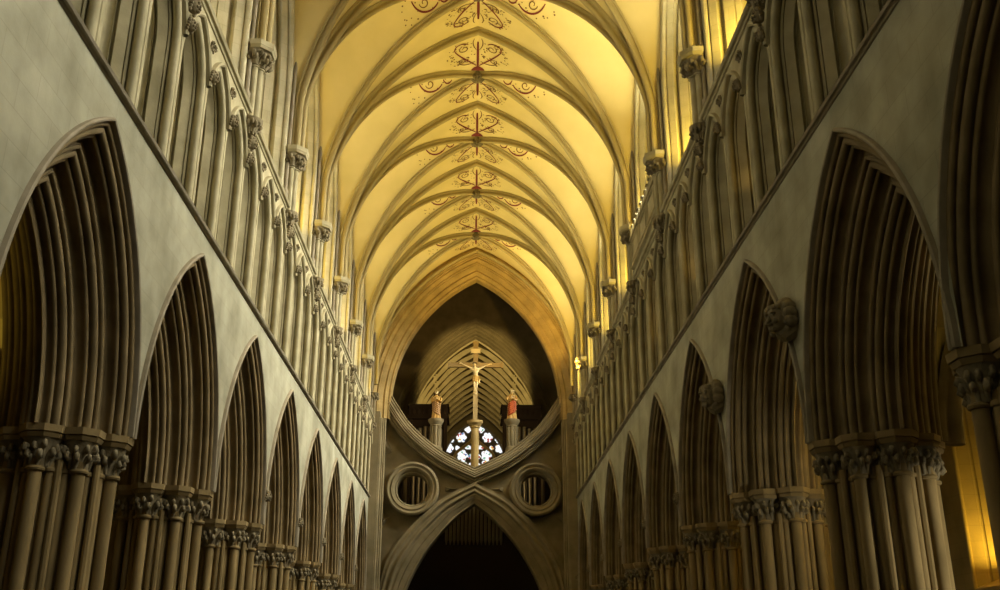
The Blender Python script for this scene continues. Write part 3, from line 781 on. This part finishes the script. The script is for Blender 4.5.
# ================================================================== CROSSING
XS = 0.05                                   # axis of the crossing
def catmull(pts, n=8):
    P = [Vector((*p, 0)) for p in pts]; P = [2*P[0]-P[1]]+P+[2*P[-1]-P[-2]]; out = []
    for i in range(1, len(P)-2):
        for j in range(n):
            t = j/n; a, b, c, d = P[i-1], P[i], P[i+1], P[i+2]
            out.append(0.5*((2*b)+(c-a)*t+(2*a-5*b+4*c-d)*t*t+(3*b-3*c+d-a)*t**3))
    out.append(P[-2]); return [(p.x, p.y) for p in out]
def resample(pts, n):
    L = [0]
    for a, b in zip(pts, pts[1:]): L.append(L[-1]+math.hypot(b[0]-a[0], b[1]-a[1]))
    out = []; j = 0
    for i in range(n+1):
        d = L[-1]*i/n
        while j < len(L)-2 and L[j+1] < d: j += 1
        t = (d-L[j])/((L[j+1]-L[j]) or 1); out.append((pts[j][0]+(pts[j+1][0]-pts[j][0])*t, pts[j][1]+(pts[j+1][1]-pts[j][1])*t))
    return out
# tower arch: half width, springing and rise (all heights rel)
TA, TZ, TH = 4.25, 12.0, 6.95
RT = (TA*TA+TH*TH)/(2*TA); CT = RT-TA
RO_ = 8.88
mb = MB()
ys = [-5.6+11.2*i/80 for i in range(81)]
def tz(x, R): return math.sqrt(max(0, R*R-(abs(x)+CT)**2)) if abs(x)+CT < R else 0
rb = [(XS+x, YEND, Z(TZ)+tz(x, RO_-0.05)) for x in ys]; rt = [(XS+x, YEND, Z(20.9)) for x in ys]
mb.grid([rb, rt])
s_tag(mb.build('wall_east', M_tower), 'strip of wall closing the nave vault above the tower arch', 'wall')
t = thing('tower_arch', 'great moulded pointed arch at the end of the nave, glowing amber at its crown', 'arch', (XS, YEND-0.02, Z(TZ)))
seqs = [[('r', 0.07), ('q', 0.03, 0.04), ('h', 0.07), ('f', 0.22)], [('r', 0.08), ('q', 0.03, 0.04), ('f', 0.30), ('h', 0.06)], [('r', 0.06), ('f', 0.25), ('q', 0.03, 0.04), ('r', 0.07), ('f', 0.1)]]
o0, oI = -(RO_-RT), 0.0
pts_ = [(0.0, o0), (0.27, o0*0.64), (0.53, o0*0.30), (0.8, 0.0)]
for i, nm in enumerate(('outer_order', 'middle_order', 'inner_order')):
    m = MB(); m.grid(on_cross(arch_rows(mould(pts_[i], pts_[i+1], seqs[i], 5), TA, TH, 34, leg=0.6), 0, 0)); m.build(nm, M_tower, t, angle=50)
m = MB(); m.grid(on_cross(arch_rows([(0.02, o0+0.02), (-0.05, o0+0.02), (-0.12, o0+0.0), (-0.16, o0-0.06), (-0.13, o0-0.13), (-0.05, o0-0.16), (0.02, o0-0.16)], TA, TH, 34), 0, 0)); m.build('outer_rib', M_rib, t)
m = MB(); m.grid(on_cross(arch_rows([(0.8, 0.0), (1.32, 0.0)], TA, TH, 34, leg=0.6), 0, 0)); m.build('soffit', M_tower, t)
for s in (-1, 1):
    t = thing('tower_pier', 'plain tall crossing pier where the %s arcade meets the tower' % SIDE[s], 'pier', (0, 0, 0))
    m = MB(); x0, x1 = sorted((s*4.62, s*5.7)); m.box(x0, x1, YEND-0.04, YEND+2.6, 0, Z(11.6)); m.build('face', M_sciss, t, smooth=False)
    m = MB()
    for i, (dx, rr) in enumerate(((0.0, 0.09), (0.14, 0.05), (0.24, 0.07))):
        m.tube([(s*(4.60-dx*0.8), YEND+0.15+dx, 0), (s*(4.60-dx*0.8), YEND+0.15+dx, Z(11.3))], rr, 10)
    m.build('edge_shafts', M_sciss, t)
    m = MB(); capital(m, (s*4.95, YEND-0.12), 0.12, 0.24, 0.38, 8, 0.14, Z(12.1), random.Random(4)); m.build('capital', M_cap, t, angle=75)
    m = MB(); m.tube([(s*4.95, YEND-0.12, Z(10.9)), (s*4.95, YEND-0.12, Z(12.15))], 0.10, 10); m.build('shaft', M_sciss, t)
    m = MB(); capital(m, (s*4.95, YEND-0.12), 0.06, 0.2, 0.34, 7, 0.12, Z(10.65), random.Random(6)); m.build('corbel', M_cap, t, angle=75)

# scissor arches
YS = 48.55; DEP = 1.3
INV_IN = [(-4.30, 12.85), (-4.17, 12.61), (-3.30, 11.31), (-2.40, 10.44), (-1.37, 9.70), (0, 9.04)]
INV_OUT = [(-4.85, 12.35), (-4.62, 11.85), (-3.60, 10.48), (-2.37, 9.42), (-1.37, 8.80), (0, 8.20)]
LOW_OUT = [(0, 8.28), (-1.50, 7.54), (-2.28, 6.87), (-2.98, 6.22), (-3.98, 4.90), (-4.42, 3.46), (-4.75, 1.0), (-4.85, -1.6)]
LOW_IN = [(0, 7.26), (-0.75, 6.72), (-1.63, 5.84), (-2.50, 4.66), (-3.25, 3.10), (-3.75, 1.0), (-3.92, -1.6)]
def band(mb, inn, out, prof, n=36):
    a = resample(catmull(inn), n); b = resample(catmull(out), n)
    for sg in (1, -1):
        rows = []
        for (ax, az), (bx, bz) in zip(a, b):
            rows.append([(XS+sg*(ax+(bx-ax)*t), YS+d, Z(az+(bz-az)*t)) for t, d in prof])
        mb.grid(rows, wrap=True)
bp = mould((0.0, 0.30), (0.5, 0.0), [('r', 0.05), ('q', 0.02, 0.02), ('f', 0.08), ('h', 0.06, 0.8), ('r', 0.05), ('f', 0.05)], 4, -1)[:-1] + mould((0.5, 0.0), (1.0, 0.30), [('f', 0.07), ('r', 0.05), ('h', 0.06, 0.8), ('f', 0.08), ('q', 0.02, 0.02), ('r', 0.05)], 4, -1)
bp = [(t, d) for t, d in bp] + [(1.0, DEP), (0.0, DEP)]
sc = thing('scissor_arch', 'great stone scissor arch with two round eyes filling the crossing', 'arch')
m = MB(); band(m, INV_IN, INV_OUT, bp); m.build('inverted_arch', M_sciss, sc, angle=50)
lp = mould((0.0, 0.34), (0.55, 0.10), [('r', 0.04), ('f', 0.15), ('q', 0.03, 0.04), ('f', 0.12), ('h', 0.05)], 4, -1)[:-1]+mould((0.55, 0.10), (1.0, 0.12), [('r', 0.06), ('h', 0.06), ('r', 0.05), ('f', 0.1)], 4, -1)+[(1.0, DEP), (0.0, DEP)]
m = MB(); band(m, LOW_IN, LOW_OUT, lp); m.build('lower_arch', M_sciss, sc, angle=50)
OC = (-3.04, 7.97)
outline = resample(catmull(INV_IN), 40)[:]                      # recessed plate reaches under the bands
bi = resample(catmull(INV_OUT), 40); li = resample(catmull(LOW_OUT), 40)
mid_i = [((a[0]+b[0])/2, (a[1]+b[1])/2) for a, b in zip(outline, bi)]
mid_l = [((a[0]+b[0])/2, (a[1]+b[1])/2) for a, b in zip(resample(catmull(LOW_IN), 40), li)]
poly = [p for p in mid_i if p[0] > -4.75]+[p for p in mid_l if p[1] > 2.5]
poly = [(-4.75, poly[0][1])]+poly+[(-4.75, poly[-1][1])]
def ray_poly(c, a):
    d = (math.cos(a), math.sin(a)); best = 0
    for p, q in zip(poly, poly[1:]+poly[:1]):
        ex, ez = q[0]-p[0], q[1]-p[1]; den = d[0]*ez-d[1]*ex
        if abs(den) < 1e-9: continue
        tt = ((p[0]-c[0])*ez-(p[1]-c[1])*ex)/den; uu = ((p[0]-c[0])*d[1]-(p[1]-c[1])*d[0])/den
        if tt > 0 and -1e-6 <= uu <= 1+1e-6: best = max(best, tt)
    return best
ringp = [(0.76, 1.1), (0.76, 0.42), (0.80, 0.36), (0.86, 0.36), (0.88, 0.26), (0.93, 0.16), (1.02, 0.10), (1.08, 0.14), (1.12, 0.12), (1.20, 0.06), (1.28, 0.10), (1.31, 0.20), (1.31, 0.75)]
for sg in (1, -1):
    m = MB(); N_ = 72; rows = []
    for d0 in (0, 1):
        rows = [[(XS+sg*(OC[0]+rr*math.cos(2*math.pi*i/N_)), YS+(0.70 if d0 == 0 else DEP), Z(OC[1]+rr*math.sin(2*math.pi*i/N_))) for rr in (1.25 if d0 == 0 else 0.78, max(1.3, ray_poly(OC, 2*math.pi*i/N_)))] for i in range(N_+1)]
        m.grid(rows)
    m.build('spandrel', M_sciss, sc, smooth=False)
    m = MB(); m.grid([[(XS+sg*(OC[0]+rr*math.cos(2*math.pi*i/48)), YS+d, Z(OC[1]+rr*math.sin(2*math.pi*i/48))) for rr, d in ringp] for i in range(49)])
    m.build('oculus_ring', M_sciss, sc, angle=45)
    for (x, z, a, l) in ((-1.15, 8.02, 0.0, 0.55), (-4.45, 6.35, 4.3, 0.9), (-4.45, 10.2, 1.9, 0.9)):
        m = MB(); d = Vector((math.cos(a), 0, math.sin(a))); n_ = Vector((-d.z, 0, d.x)); c = Vector((x, YS+0.69, Z(z)))
        q = [c-d*l*0.5+n_*l*0.22, c-d*l*0.5-n_*l*0.22, c+d*l*0.6]; apex = c-Vector((0, 0.22, 0))-d*l*0.1
        q = [Vector((XS+sg*(p.x), p.y, p.z)) for p in q]; apex = Vector((XS+sg*apex.x, apex.y, apex.z))
        m.add(q+[apex], [(0, 1, 3), (1, 2, 3), (2, 0, 3)]); m.build('spandrel_cusp', M_sciss, sc, smooth=False)

# crossing walls and the choir beyond
YCH = 60.0
mb = MB()
for s in (-1, 1): mb.grid([[(s*5.7, YEND+1.3, 0), (s*5.7, YCH+0.5, 0)], [(s*5.7, YEND+1.3, 26), (s*5.7, YCH+0.5, 26)]])
mb.grid([[(-5.7, YEND+1.3, 26), (5.7, YEND+1.3, 26)], [(-5.7, YCH+0.5, 26), (5.7, YCH+0.5, 26)]])
mb.grid([[(x+XS, YEND+1.31, Z(TZ)+tz(x, RT)) for x in ys], [(x+XS, YEND+1.31, 26) for x in ys]])
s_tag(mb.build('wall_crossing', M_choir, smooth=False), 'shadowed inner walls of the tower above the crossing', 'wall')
CA, CZ, CH_ = 4.3, 12.5, 7.2
RC = (CA*CA+CH_*CH_)/(2*CA); CC = RC-CA; RCO = 9.13
mb = MB()
def cz(x, R): return math.sqrt(max(0, R*R-(abs(x)+CC)**2)) if abs(x)+CC < R else 0
mb.grid([[(XS+x, YCH, Z(CZ)+cz(x, RCO)) for x in ys], [(XS+x, YCH, 26) for x in ys]])
for s in (-1, 1): mb.box(*sorted((s*4.32, s*5.7)), YCH, YCH+1.6, 0, Z(CZ))
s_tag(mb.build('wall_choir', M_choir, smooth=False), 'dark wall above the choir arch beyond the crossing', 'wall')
t = thing('choir_arch', 'dim many-stepped pointed arch leading from crossing into choir', 'arch', (XS, YCH-0.02, Z(CZ)))
oc0 = -(RCO-RC)
for i, nm in enumerate(('outer_order', 'middle_order', 'inner_order')):
    a, b = i/3, (i+1)/3
    m = MB(); m.grid(on_cross(arch_rows(mould((1.4*a, oc0*(1-a)), (1.4*b, oc0*(1-b)), [('r', 0.08), ('q', 0.04, 0.05), ('h', 0.09), ('f', 0.16)], 5), CA, CH_, 30), 0, 0)); m.build(nm, M_choir, t, angle=50)
YE = 82.0
CVA, CVH = 4.55, 7.45
RV = (CVA**2+CVH**2)/(2*CVA); CV = RV-CVA
def cv(th_t, sg): 
    th = th_t*math.acos(CV/RV); return sg*(RV*math.cos(th)-CV), RV*math.sin(th)
mb = MB(); NV = 16
prof_v = [cv(i/NV, -1) for i in range(NV+1)]+[cv(i/NV, 1) for i in range(NV-1, -1, -1)]
mb.grid([[(XS+x, y, Z(CZ)+z) for x, z in prof_v] for y in (YCH+1.2, YE)])
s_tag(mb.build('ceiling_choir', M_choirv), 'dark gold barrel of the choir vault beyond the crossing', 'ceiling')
mb = MB()
for s in (-1, 1): mb.grid([[(XS+s*CVA, YCH+1.2, 0), (XS+s*CVA, YE, 0)], [(XS+s*CVA, YCH+1.2, Z(CZ)), (XS+s*CVA, YE, Z(CZ))]])
s_tag(mb.build('wall_choir_side', M_choir, smooth=False), 'side walls of the choir below its vault', 'wall')
t = thing('choir_vault_ribs', 'net of pale crossing ribs on the choir vault behind the crucifix', 'ribs', (XS, 0, Z(CZ)))
def cv_pt(u, y):                                        # u in -1..1 across the vault, 0 at the crown
    x, z = cv(1-abs(u), -1 if u < 0 else 1); return Vector((x, y, z))
def cv_rib(path, w=0.10, d=0.20):
    m = MB(); rows = []; P = [cv_pt(u, y) for u, y in path]
    for i, p in enumerate(P):
        tg = (P[min(i+1, len(P)-1)]-P[max(i-1, 0)]).normalized(); u = path[i][0]
        x = p.x; nrm = Vector((-(x+math.copysign(CV, x if abs(x) > 1e-6 else 1)), 0, -p.z)).normalized() if abs(u) > 0.02 else Vector((0, 0, -1))
        sd = tg.cross(nrm).normalized()
        rows.append([p+sd*w-nrm*0.02, p+sd*w*0.9+nrm*d*0.5, p+sd*w*0.35+nrm*d, p-sd*w*0.35+nrm*d, p-sd*w*0.9+nrm*d*0.5, p-sd*w-nrm*0.02])
    m.grid(rows); m.cap(rows[0]); m.cap(rows[-1]); return m
NB = 12; BL = (YE-YCH-1.4)/NB
for b in range(NB):
    y0 = YCH+1.5+b*BL
    cv_rib([(-1+i/8, y0) for i in range(17)], 0.11, 0.30).build('cross_rib', M_choirrib, t)
    for sg in (-1, 1):
        cv_rib([(sg*(1-i/8*0.62), y0+BL*(i/8)) for i in range(9)], 0.06, 0.12).build('diagonal_rib', M_choirv, t)
        cv_rib([(sg*(1-i/8*0.62), y0+BL*(1-i/8)) for i in range(9)], 0.06, 0.12).build('diagonal_rib', M_choirv, t)
        cv_rib([(sg*0.38*(1-i/6), y0+BL*i/6) for i in range(7)], 0.05, 0.10).build('lierne_rib', M_choirv, t)
        cv_rib([(sg*0.38*(1-i/6), y0+BL*(1-i/6)) for i in range(7)], 0.05, 0.10).build('lierne_rib', M_choirv, t)
        for u0 in (0.62, 0.38):
            cv_rib([(sg*u0, y0+BL*i/4) for i in range(5)], 0.05, 0.08).build('lierne_rib', M_choirv, t)
cv_rib([(0.0, YCH+1.3+i*(YE-YCH-1.4)/6) for i in range(7)], 0.10, 0.2).build('ridge_rib', M_choirrib, t)

# east wall and its stained window
EA, EH, EZ = 2.75, 3.9, 15.2
mb = MB()
RE = (EA*EA+EH*EH)/(2*EA); CE = RE-EA
ye = [-5+10*i/100 for i in range(101)]
mb.grid([[(XS+x, YE, Z(EZ)+arch_z(x, EA, EH)) for x in ye], [(XS+x, YE, Z(20.5)) for x in ye]])
for s in (-1, 1): mb.grid([[(XS+s*EA, YE, 0), (XS+s*5, YE, 0)], [(XS+s*EA, YE, Z(EZ)), (XS+s*5, YE, Z(EZ))]])
mb.grid([[(XS-EA, YE, 0), (XS+EA, YE, 0)], [(XS-EA, YE, Z(8)), (XS+EA, YE, Z(8))]])
s_tag(mb.build('wall_choir_east', M_choir), 'far east wall of the choir around the stained glass window', 'wall')
nwin += 1
ew = thing('window_%d' % nwin, 'far stained glass window with foiled tracery low behind the crucifix', 'window', (XS, YE, 0)); structure(ew)
m = MB(); m.cap([r[0] for r in on_cross(arch_rows([(0.35, 0.0)], EA, EH, 20, leg=EZ-8), 0, Z(EZ))]); structure(m.build('tracery_plate', M_lead, ew, smooth=False))
m = MB(); m.grid(on_cross(arch_rows(mould((0, 0), (0.35, 0.14), [('r', 0.05), ('f', 0.1), ('r', 0.04)]), EA, EH, 20, leg=EZ-8), 0, Z(EZ))); structure(m.build('frame', M_choir, ew))
def light(cx, py, r, lobes, depth=0.28, squash=1.0, rot=0.0):
    z = 19.1-(py-269)*0.0131
    m = MB(); N_ = 40; ring = []
    for i in range(N_):
        a = 2*math.pi*i/N_; rr = r*(0.74+0.26*abs(math.cos(lobes*(a-rot)/2))) if lobes else r
        ring.append((cx, z, rr*math.cos(a), rr*math.sin(a)*squash))
    f0 = [(x+dx, depth, Z(zz+dz)) for x, zz, dx, dz in ring]; f1 = [(x+dx, depth+0.05, Z(zz+dz)) for x, zz, dx, dz in ring]
    m.grid([f0, f1], wrap=True); m.cap(f0); structure(m.build('glass_light', M_stained, ew, smooth=False))
for q in (-1, 1):
    light(q*0.55, 320, 0.30, 4)
    light(q*1.10, 372, 0.45, 6)
    light(q*1.96, 388, 0.26, 3, rot=q*0.6)
    light(q*2.12, 442, 0.40, 5)
    light(q*1.43, 440, 0.20, 3)
    light(q*0.50, 437, 0.30, 3, squash=0.6, rot=math.pi/2)
    light(q*1.00, 488, 0.46, 5, squash=1.05)
    light(q*0.34, 495, 0.22, 4)
    light(q*1.00, 545, 0.42, 5)
    light(q*0.34, 550, 0.20, 4)
    light(q*1.80, 560, 0.38, 5)
for q in (-1, 1):
    m = MB(); P = [(q*0.06, 17.9), (q*0.35, 17.4), (q*0.95, 16.9), (q*1.45, 16.5), (q*1.68, 16.0), (q*1.72, 15.0)]
    m.tube([(x, 0.24, Z(z)) for x, z in catmull(P, 4)], 0.13, 8); structure(m.build('tracery_bar', M_tower, ew))
m = MB(); m.tube([(0, 0.22, Z(8)), (0, 0.22, Z(18))], 0.14, 8); structure(m.build('mullion', M_tower, ew))

# organ on the far side of the crossing
og = thing('pipe_organ', 'dark carved organ case with metal pipes behind the scissor arch', 'organ', (XS, 57.0, 0))
def pipe(x, y, z0, z1, r, par):
    m = MB(); m.lathe([(r*0.35, z0), (r, z0+r*3.5), (r, z0+r*5), (r, z1)], (x, y, 0), 10); m.build('pipe', M_pipe, par)
for s in (-1, 1):
    m = MB(); x0, x1 = sorted((s*1.72, s*3.75))
    m.box(x0, x1, 0.25, 1.6, Z(3.0), Z(13.5)); tc = m.build('tower_case', M_dark, og, smooth=False)
    for xx in (1.72, 3.75):
        m = MB(); m.box(s*xx-0.09, s*xx+0.09, -0.05, 0.35, Z(7), Z(13.5)); m.build('tower_post', M_dark, tc, smooth=False)
    m = MB(); m.box(x0-0.12, x1+0.12, -0.15, 1.7, Z(13.45), Z(14.1)); m.box(x0-0.2, x1+0.2, -0.22, 1.75, Z(14.1), Z(14.22)); m.box(x0-0.2, x1+0.2, -0.2, 1.75, Z(13.38), Z(13.48))
    for i in range(7): m.blob((x0+0.15+i*0.29, -0.17, Z(13.77)), 0.12, 0.05, 0.2, 7, 5)
    m.build('carved_cornice', M_dark, tc)
    for i in range(6): pipe(s*(1.98+i*0.305), 0.1, Z(7.4+0.12*abs(i-2.5)), Z(13.0-0.1*abs(i-2.5)), 0.125, tc)
m = MB(); m.box(-1.8, 1.8, 0.3, 1.5, Z(2.5), Z(8.9)); m.box(-1.8, 1.8, 0.1, 1.5, Z(8.8), Z(9.0)); cc = m.build('centre_case', M_dark, og, smooth=False)
for i in range(15): pipe(-1.54+i*0.22, 0.15, Z(6.2), Z(8.6-0.05*abs(i-7)), 0.085, cc)
m = MB(); m.box(-4.3, 4.3, 0.0, 1.9, Z(2.0), Z(3.0)); m.box(-4.3, 4.3, -0.1, 0.1, Z(2.9), Z(3.05)); m.build('loft', M_dark, og, smooth=False)
t = thing('choir_screen', 'stone screen closing the choir under the organ, coloured dark for its shade', 'screen', (XS, 57.0, 0))
m = MB()
m.box(-4.6, -0.9, -0.2, 2.2, 0, Z(2.0)); m.box(0.9, 4.6, -0.2, 2.2, 0, Z(2.0)); m.box(-0.9, 0.9, -0.2, 2.2, Z(1.2), Z(2.0)); m.build('wall', M_dark, t, smooth=False)  # screen stone coloured near black to imitate the unlit lower arch
m = MB(); m.box(-0.9, 0.9, 0.6, 0.7, 0, Z(1.2)); m.build('door_leaf', M_dark, t, smooth=False)

# ================================================================== ROOD
YR = YS+0.65
def robed(name, label, x, zf, h, cloth, cloak, female):
    t = thing(name, label, 'statue', (x, YR, zf), 0, 'carved standing figures on the scissor arch')
    k = h/1.6
    def ring(z, rx, ry, ph, am, cx=0, cy=0): 
        return [(cx+rx*k*math.cos(a)*(1+am*math.sin(9*a+ph)), cy+ry*k*math.sin(a)*(1+am*math.sin(9*a+ph)), z*k) for a in [2*math.pi*i/36 for i in range(36)]]
    m = MB(); sg = 1 if x < 0 else -1
    rows = [ring(0.0, .25, .20, 0, .10), ring(.12, .24, .19, .2, .11), ring(.4, .215, .175, .5, .10), ring(.7, .20, .165, .9, .08, sg*.02), ring(.92, .175, .145, 1.2, .05, sg*.03), ring(1.1, .19, .145, 1.4, .03, sg*.02), ring(1.25, .205, .14, 1.6, .02, sg*.01), ring(1.33, .165, .115, 1.6, .01), ring(1.38, .07, .065, 0, 0), ring(1.42, .055, .055, 0, 0)]
    m.grid(rows, wrap=True); m.cap(rows[0]); m.cap(rows[-1])
    for q in (-1, 1):                                     # arms bent, hands joined before the breast
        m.tube([(q*.19*k, 0, 1.27*k), (q*.25*k, -.05*k, 1.12*k), (q*.24*k, -.12*k, 1.0*k), (q*.13*k, -.20*k, 1.06*k), (q*.04*k, -.22*k, 1.13*k)], [.075*k, .075*k, .07*k, .06*k, .045*k], 9)
    m.build('robe', cloth, t)
    m = MB(); head(m, (0, -.015*k, 1.52*k), .105*k, (0, -1))
    for q in (-1, 1):
        m.blob((q*.025*k, -.235*k, 1.16*k), .028*k, .02*k, .05*k, 8, 5)
        for i in range(4): m.tube([(q*(.012+.012*i)*k, -.24*k, 1.18*k), (q*(.012+.010*i)*k, -.25*k, (1.225-.008*abs(i-1))*k), (q*.012*k, -.25*k, (1.25-.01*abs(i-1))*k)], .008*k, 5)
        m.tube([(q*.03*k, -.225*k, 1.15*k), (q*.035*k, -.255*k, 1.18*k), (q*.02*k, -.262*k, 1.20*k)], .009*k, 5)
    hh = m.build('head_and_hands', M_ivory, t)
    m = MB()
    if female:
        rows = [[(1.18*r*k*math.cos(a), .03*k+1.15*r*k*math.sin(a), z*k) for a in [math.radians(-20+220*i/20) for i in range(21)]] for r, z in ((.04, 1.66), (.10, 1.62), (.125, 1.53), (.13, 1.42), (.18, 1.30), (.21, 1.1), (.20, .8))]
    else:
        rows = [[(r*k*math.cos(a)*1.05, .02*k+r*k*math.sin(a), z*k) for a in [math.radians(-15+210*i/20) for i in range(21)]] for r, z in ((.04, 1.645), (.09, 1.62), (.115, 1.54), (.115, 1.44), (.09, 1.36))]
    m.grid(rows); m.build('veil' if female else 'hair', cloak if female else M_hair, hh)
    m = MB()                                             # mantle swept across the front
    for i in range(6):
        z0 = 0.30+0.11*i; m.tube([(-sg*.20*k, -.10*k, (z0+.28)*k), (-sg*.06*k, -.16*k, (z0+.10)*k), (sg*.10*k, -.16*k, z0*k), (sg*.20*k, -.08*k, (z0-.06)*k)], [.06*k, .075*k, .075*k, .05*k], 8)
    m.build('mantle', cloak, t)
    return t
def pedestal(x, zb, label):
    t = thing('statue_pedestal', label, 'pedestal', (x, YR, 0), 0, 'pedestals of the standing figures')
    for i in range(8):
        a = 2*math.pi*i/8; m = MB(); m.tube([(.20*math.cos(a), .20*math.sin(a), zb), (.20*math.cos(a), .20*math.sin(a), Z(11.2))], .085, 8); m.build('shaft', M_sciss, t)
    m = MB(); m.lathe([(.26, Z(11.12)), (.30, Z(11.18)), (.27, Z(11.22)), (.36, Z(11.36)), (.40, Z(11.42)), (.40, Z(11.52))], (0, 0, 0), 16); m.build('capital', M_sciss, t)
    m = MB(); m.lathe([(.34, zb-0.3), (.34, zb+.12), (.28, zb+.2)], (0, 0, 0), 14); m.build('base', M_sciss, t)
pedestal(XS-1.97, Z(9.95), 'clustered stone pedestal under the left standing figure')
pedestal(XS+1.87, Z(9.95), 'clustered stone pedestal under the right standing figure')
robed('statue', 'gilded and brown robed statue with bowed head left of the crucifix', XS-1.97, Z(11.52), 1.45, M_ochre, M_brown, True)
robed('statue', 'red and gold robed statue with dark hair right of the crucifix', XS+1.87, Z(11.52), 1.55, M_ochre, M_red, False)

cr = thing('crucifix', 'tall gilded crucifix with pale carved figure standing on the scissor arch', 'crucifix', (XS, YR, 0))
m = MB(); m.box(-.12, .12, -.10, .10, Z(11.4), Z(15.62)); m.box(-.16, .16, -.13, .13, Z(15.52), Z(15.66)); up = m.build('upright', M_oak, cr, smooth=False)
m = MB(); m.box(-1.35, 1.35, -.12, .08, Z(14.27), Z(14.50))
for q in (-1, 1): m.box(*sorted((q*1.33, q*1.43)), -.15, .11, Z(14.21), Z(14.56))
m.build('crossbeam', M_oak, cr, smooth=False)
m = MB(); m.box(-.24, .24, -.16, -.10, Z(15.02), Z(15.22)); m.box(-.28, .28, -.15, -.11, Z(15.0), Z(15.03)); m.box(-.28, .28, -.15, -.11, Z(15.21), Z(15.24)); m.build('title_board', M_ivory, up, smooth=False)
m = MB(); m.lathe([(.20, Z(8.9)), (.20, Z(11.05)), (.27, Z(11.12)), (.24, Z(11.16)), (.36, Z(11.3)), (.40, Z(11.34)), (.40, Z(11.46))], (0, 0, 0), 12); m.build('pedestal', M_tower, cr)
# figure: one skinned body
J = {'pel': (0, -.20, 13.62), 'wai': (.02, -.19, 13.78), 'che': (.0, -.20, 14.02), 'nec': (-.01, -.22, 14.20), 'hd': (-.04, -.26, 14.30),
     'hip_l': (-.075, -.20, 13.58), 'kn_l': (-.05, -.27, 13.24), 'an_l': (-.01, -.20, 12.88), 'ft_l': (-.01, -.26, 12.78),
     'hip_r': (.075, -.20, 13.58), 'kn_r': (.07, -.27, 13.24), 'an_r': (.03, -.21, 12.88), 'ft_r': (.02, -.28, 12.78),
     'sh_l': (-.15, -.20, 14.13), 'el_l': (-.43, -.17, 14.28), 'wr_l': (-.68, -.15, 14.40), 'ha_l': (-.75, -.15, 14.43),
     'sh_r': (.15, -.20, 14.13), 'el_r': (.43, -.17, 14.27), 'wr_r': (.68, -.15, 14.38), 'ha_r': (.75, -.15, 14.41)}
RAD = {'pel': .115, 'wai': .10, 'che': .125, 'nec': .05, 'hd': .05, 'hip': .085, 'kn': .055, 'an': .036, 'ft': .034, 'sh': .066, 'el': .043, 'wr': .030, 'ha': .036}
names = list(J); idx = {n: i for i, n in enumerate(names)}
E_ = [('pel', 'wai'), ('wai', 'che'), ('che', 'nec'), ('nec', 'hd')]
for q in 'lr': E_ += [('pel', 'hip_'+q), ('hip_'+q, 'kn_'+q), ('kn_'+q, 'an_'+q), ('an_'+q, 'ft_'+q), ('che', 'sh_'+q), ('sh_'+q, 'el_'+q), ('el_'+q, 'wr_'+q), ('wr_'+q, 'ha_'+q)]
me = bpy.data.meshes.new('figure'); me.from_pydata([(x, y, Z(z)) for x, y, z in J.values()], [(idx[a], idx[b]) for a, b in E_], []); me.materials.append(M_ivory)
fg = bpy.data.objects.new('figure', me); COL.objects.link(fg); fg.parent = cr
md = fg.modifiers.new('skin', 'SKIN'); md.use_smooth_shade = True
for n_, i in idx.items():
    sv = me.skin_vertices[0].data[i]; rr = RAD[n_.split('_')[0]]; sv.radius = (rr*(1.15 if n_ in ('che', 'pel') else 1), rr); sv.use_root = (n_ == 'pel')
fg.modifiers.new('sub', 'SUBSURF').levels = 2; fg.modifiers['sub'].render_levels = 2
m = MB(); head(m, (-.045, -.28, Z(14.37)), .085, (-.2, -1)); m.build('head', M_ivory, cr)
m = MB()
for i in range(12):
    a = 2*math.pi*i/12; m.blob((-.045+.085*math.cos(a), -.265+.085*math.sin(a), Z(14.42)), .03, .03, .035, 6, 5)
m.blob((-.045, -.25, Z(14.43)), .085, .085, .05, 10, 6); m.build('hair', M_hair, cr)
for q, s in (('l', -1), ('r', 1)):
    m = MB(); hx, hy, hz = J['ha_'+q]
    for i, (dz, ln) in enumerate(((.030, .06), (.011, .075), (-.009, .07), (-.027, .055))):
        m.tube([(hx+s*.01, hy, Z(hz+dz*.8)), (hx+s*(.02+ln*.6), hy-.012, Z(hz+dz+.004)), (hx+s*(.02+ln), hy-.03, Z(hz+dz*1.05-.004))], [.011, .010, .007], 6)
    m.tube([(hx-s*.02, hy-.01, Z(hz+.03)), (hx+s*.012, hy-.035, Z(hz+.055)), (hx+s*.035, hy-.045, Z(hz+.058))], [.012, .010, .007], 6)
    m.build('hand', M_ivory, cr)
m = MB()
for i in range(7):
    z = 13.47+.045*i; rx = .15-.004*i
    m.tube([(rx*math.cos(a), -.20+.13*math.sin(a), Z(z+.03*math.sin(a*2+i))) for a in [2*math.pi*j/16 for j in range(17)]], .035, 7)
m.tube([(.14, -.24, Z(13.7)), (.20, -.26, Z(13.58)), (.19, -.25, Z(13.36))], [.04, .05, .03], 7)
m.build('loincloth', M_gold, cr)
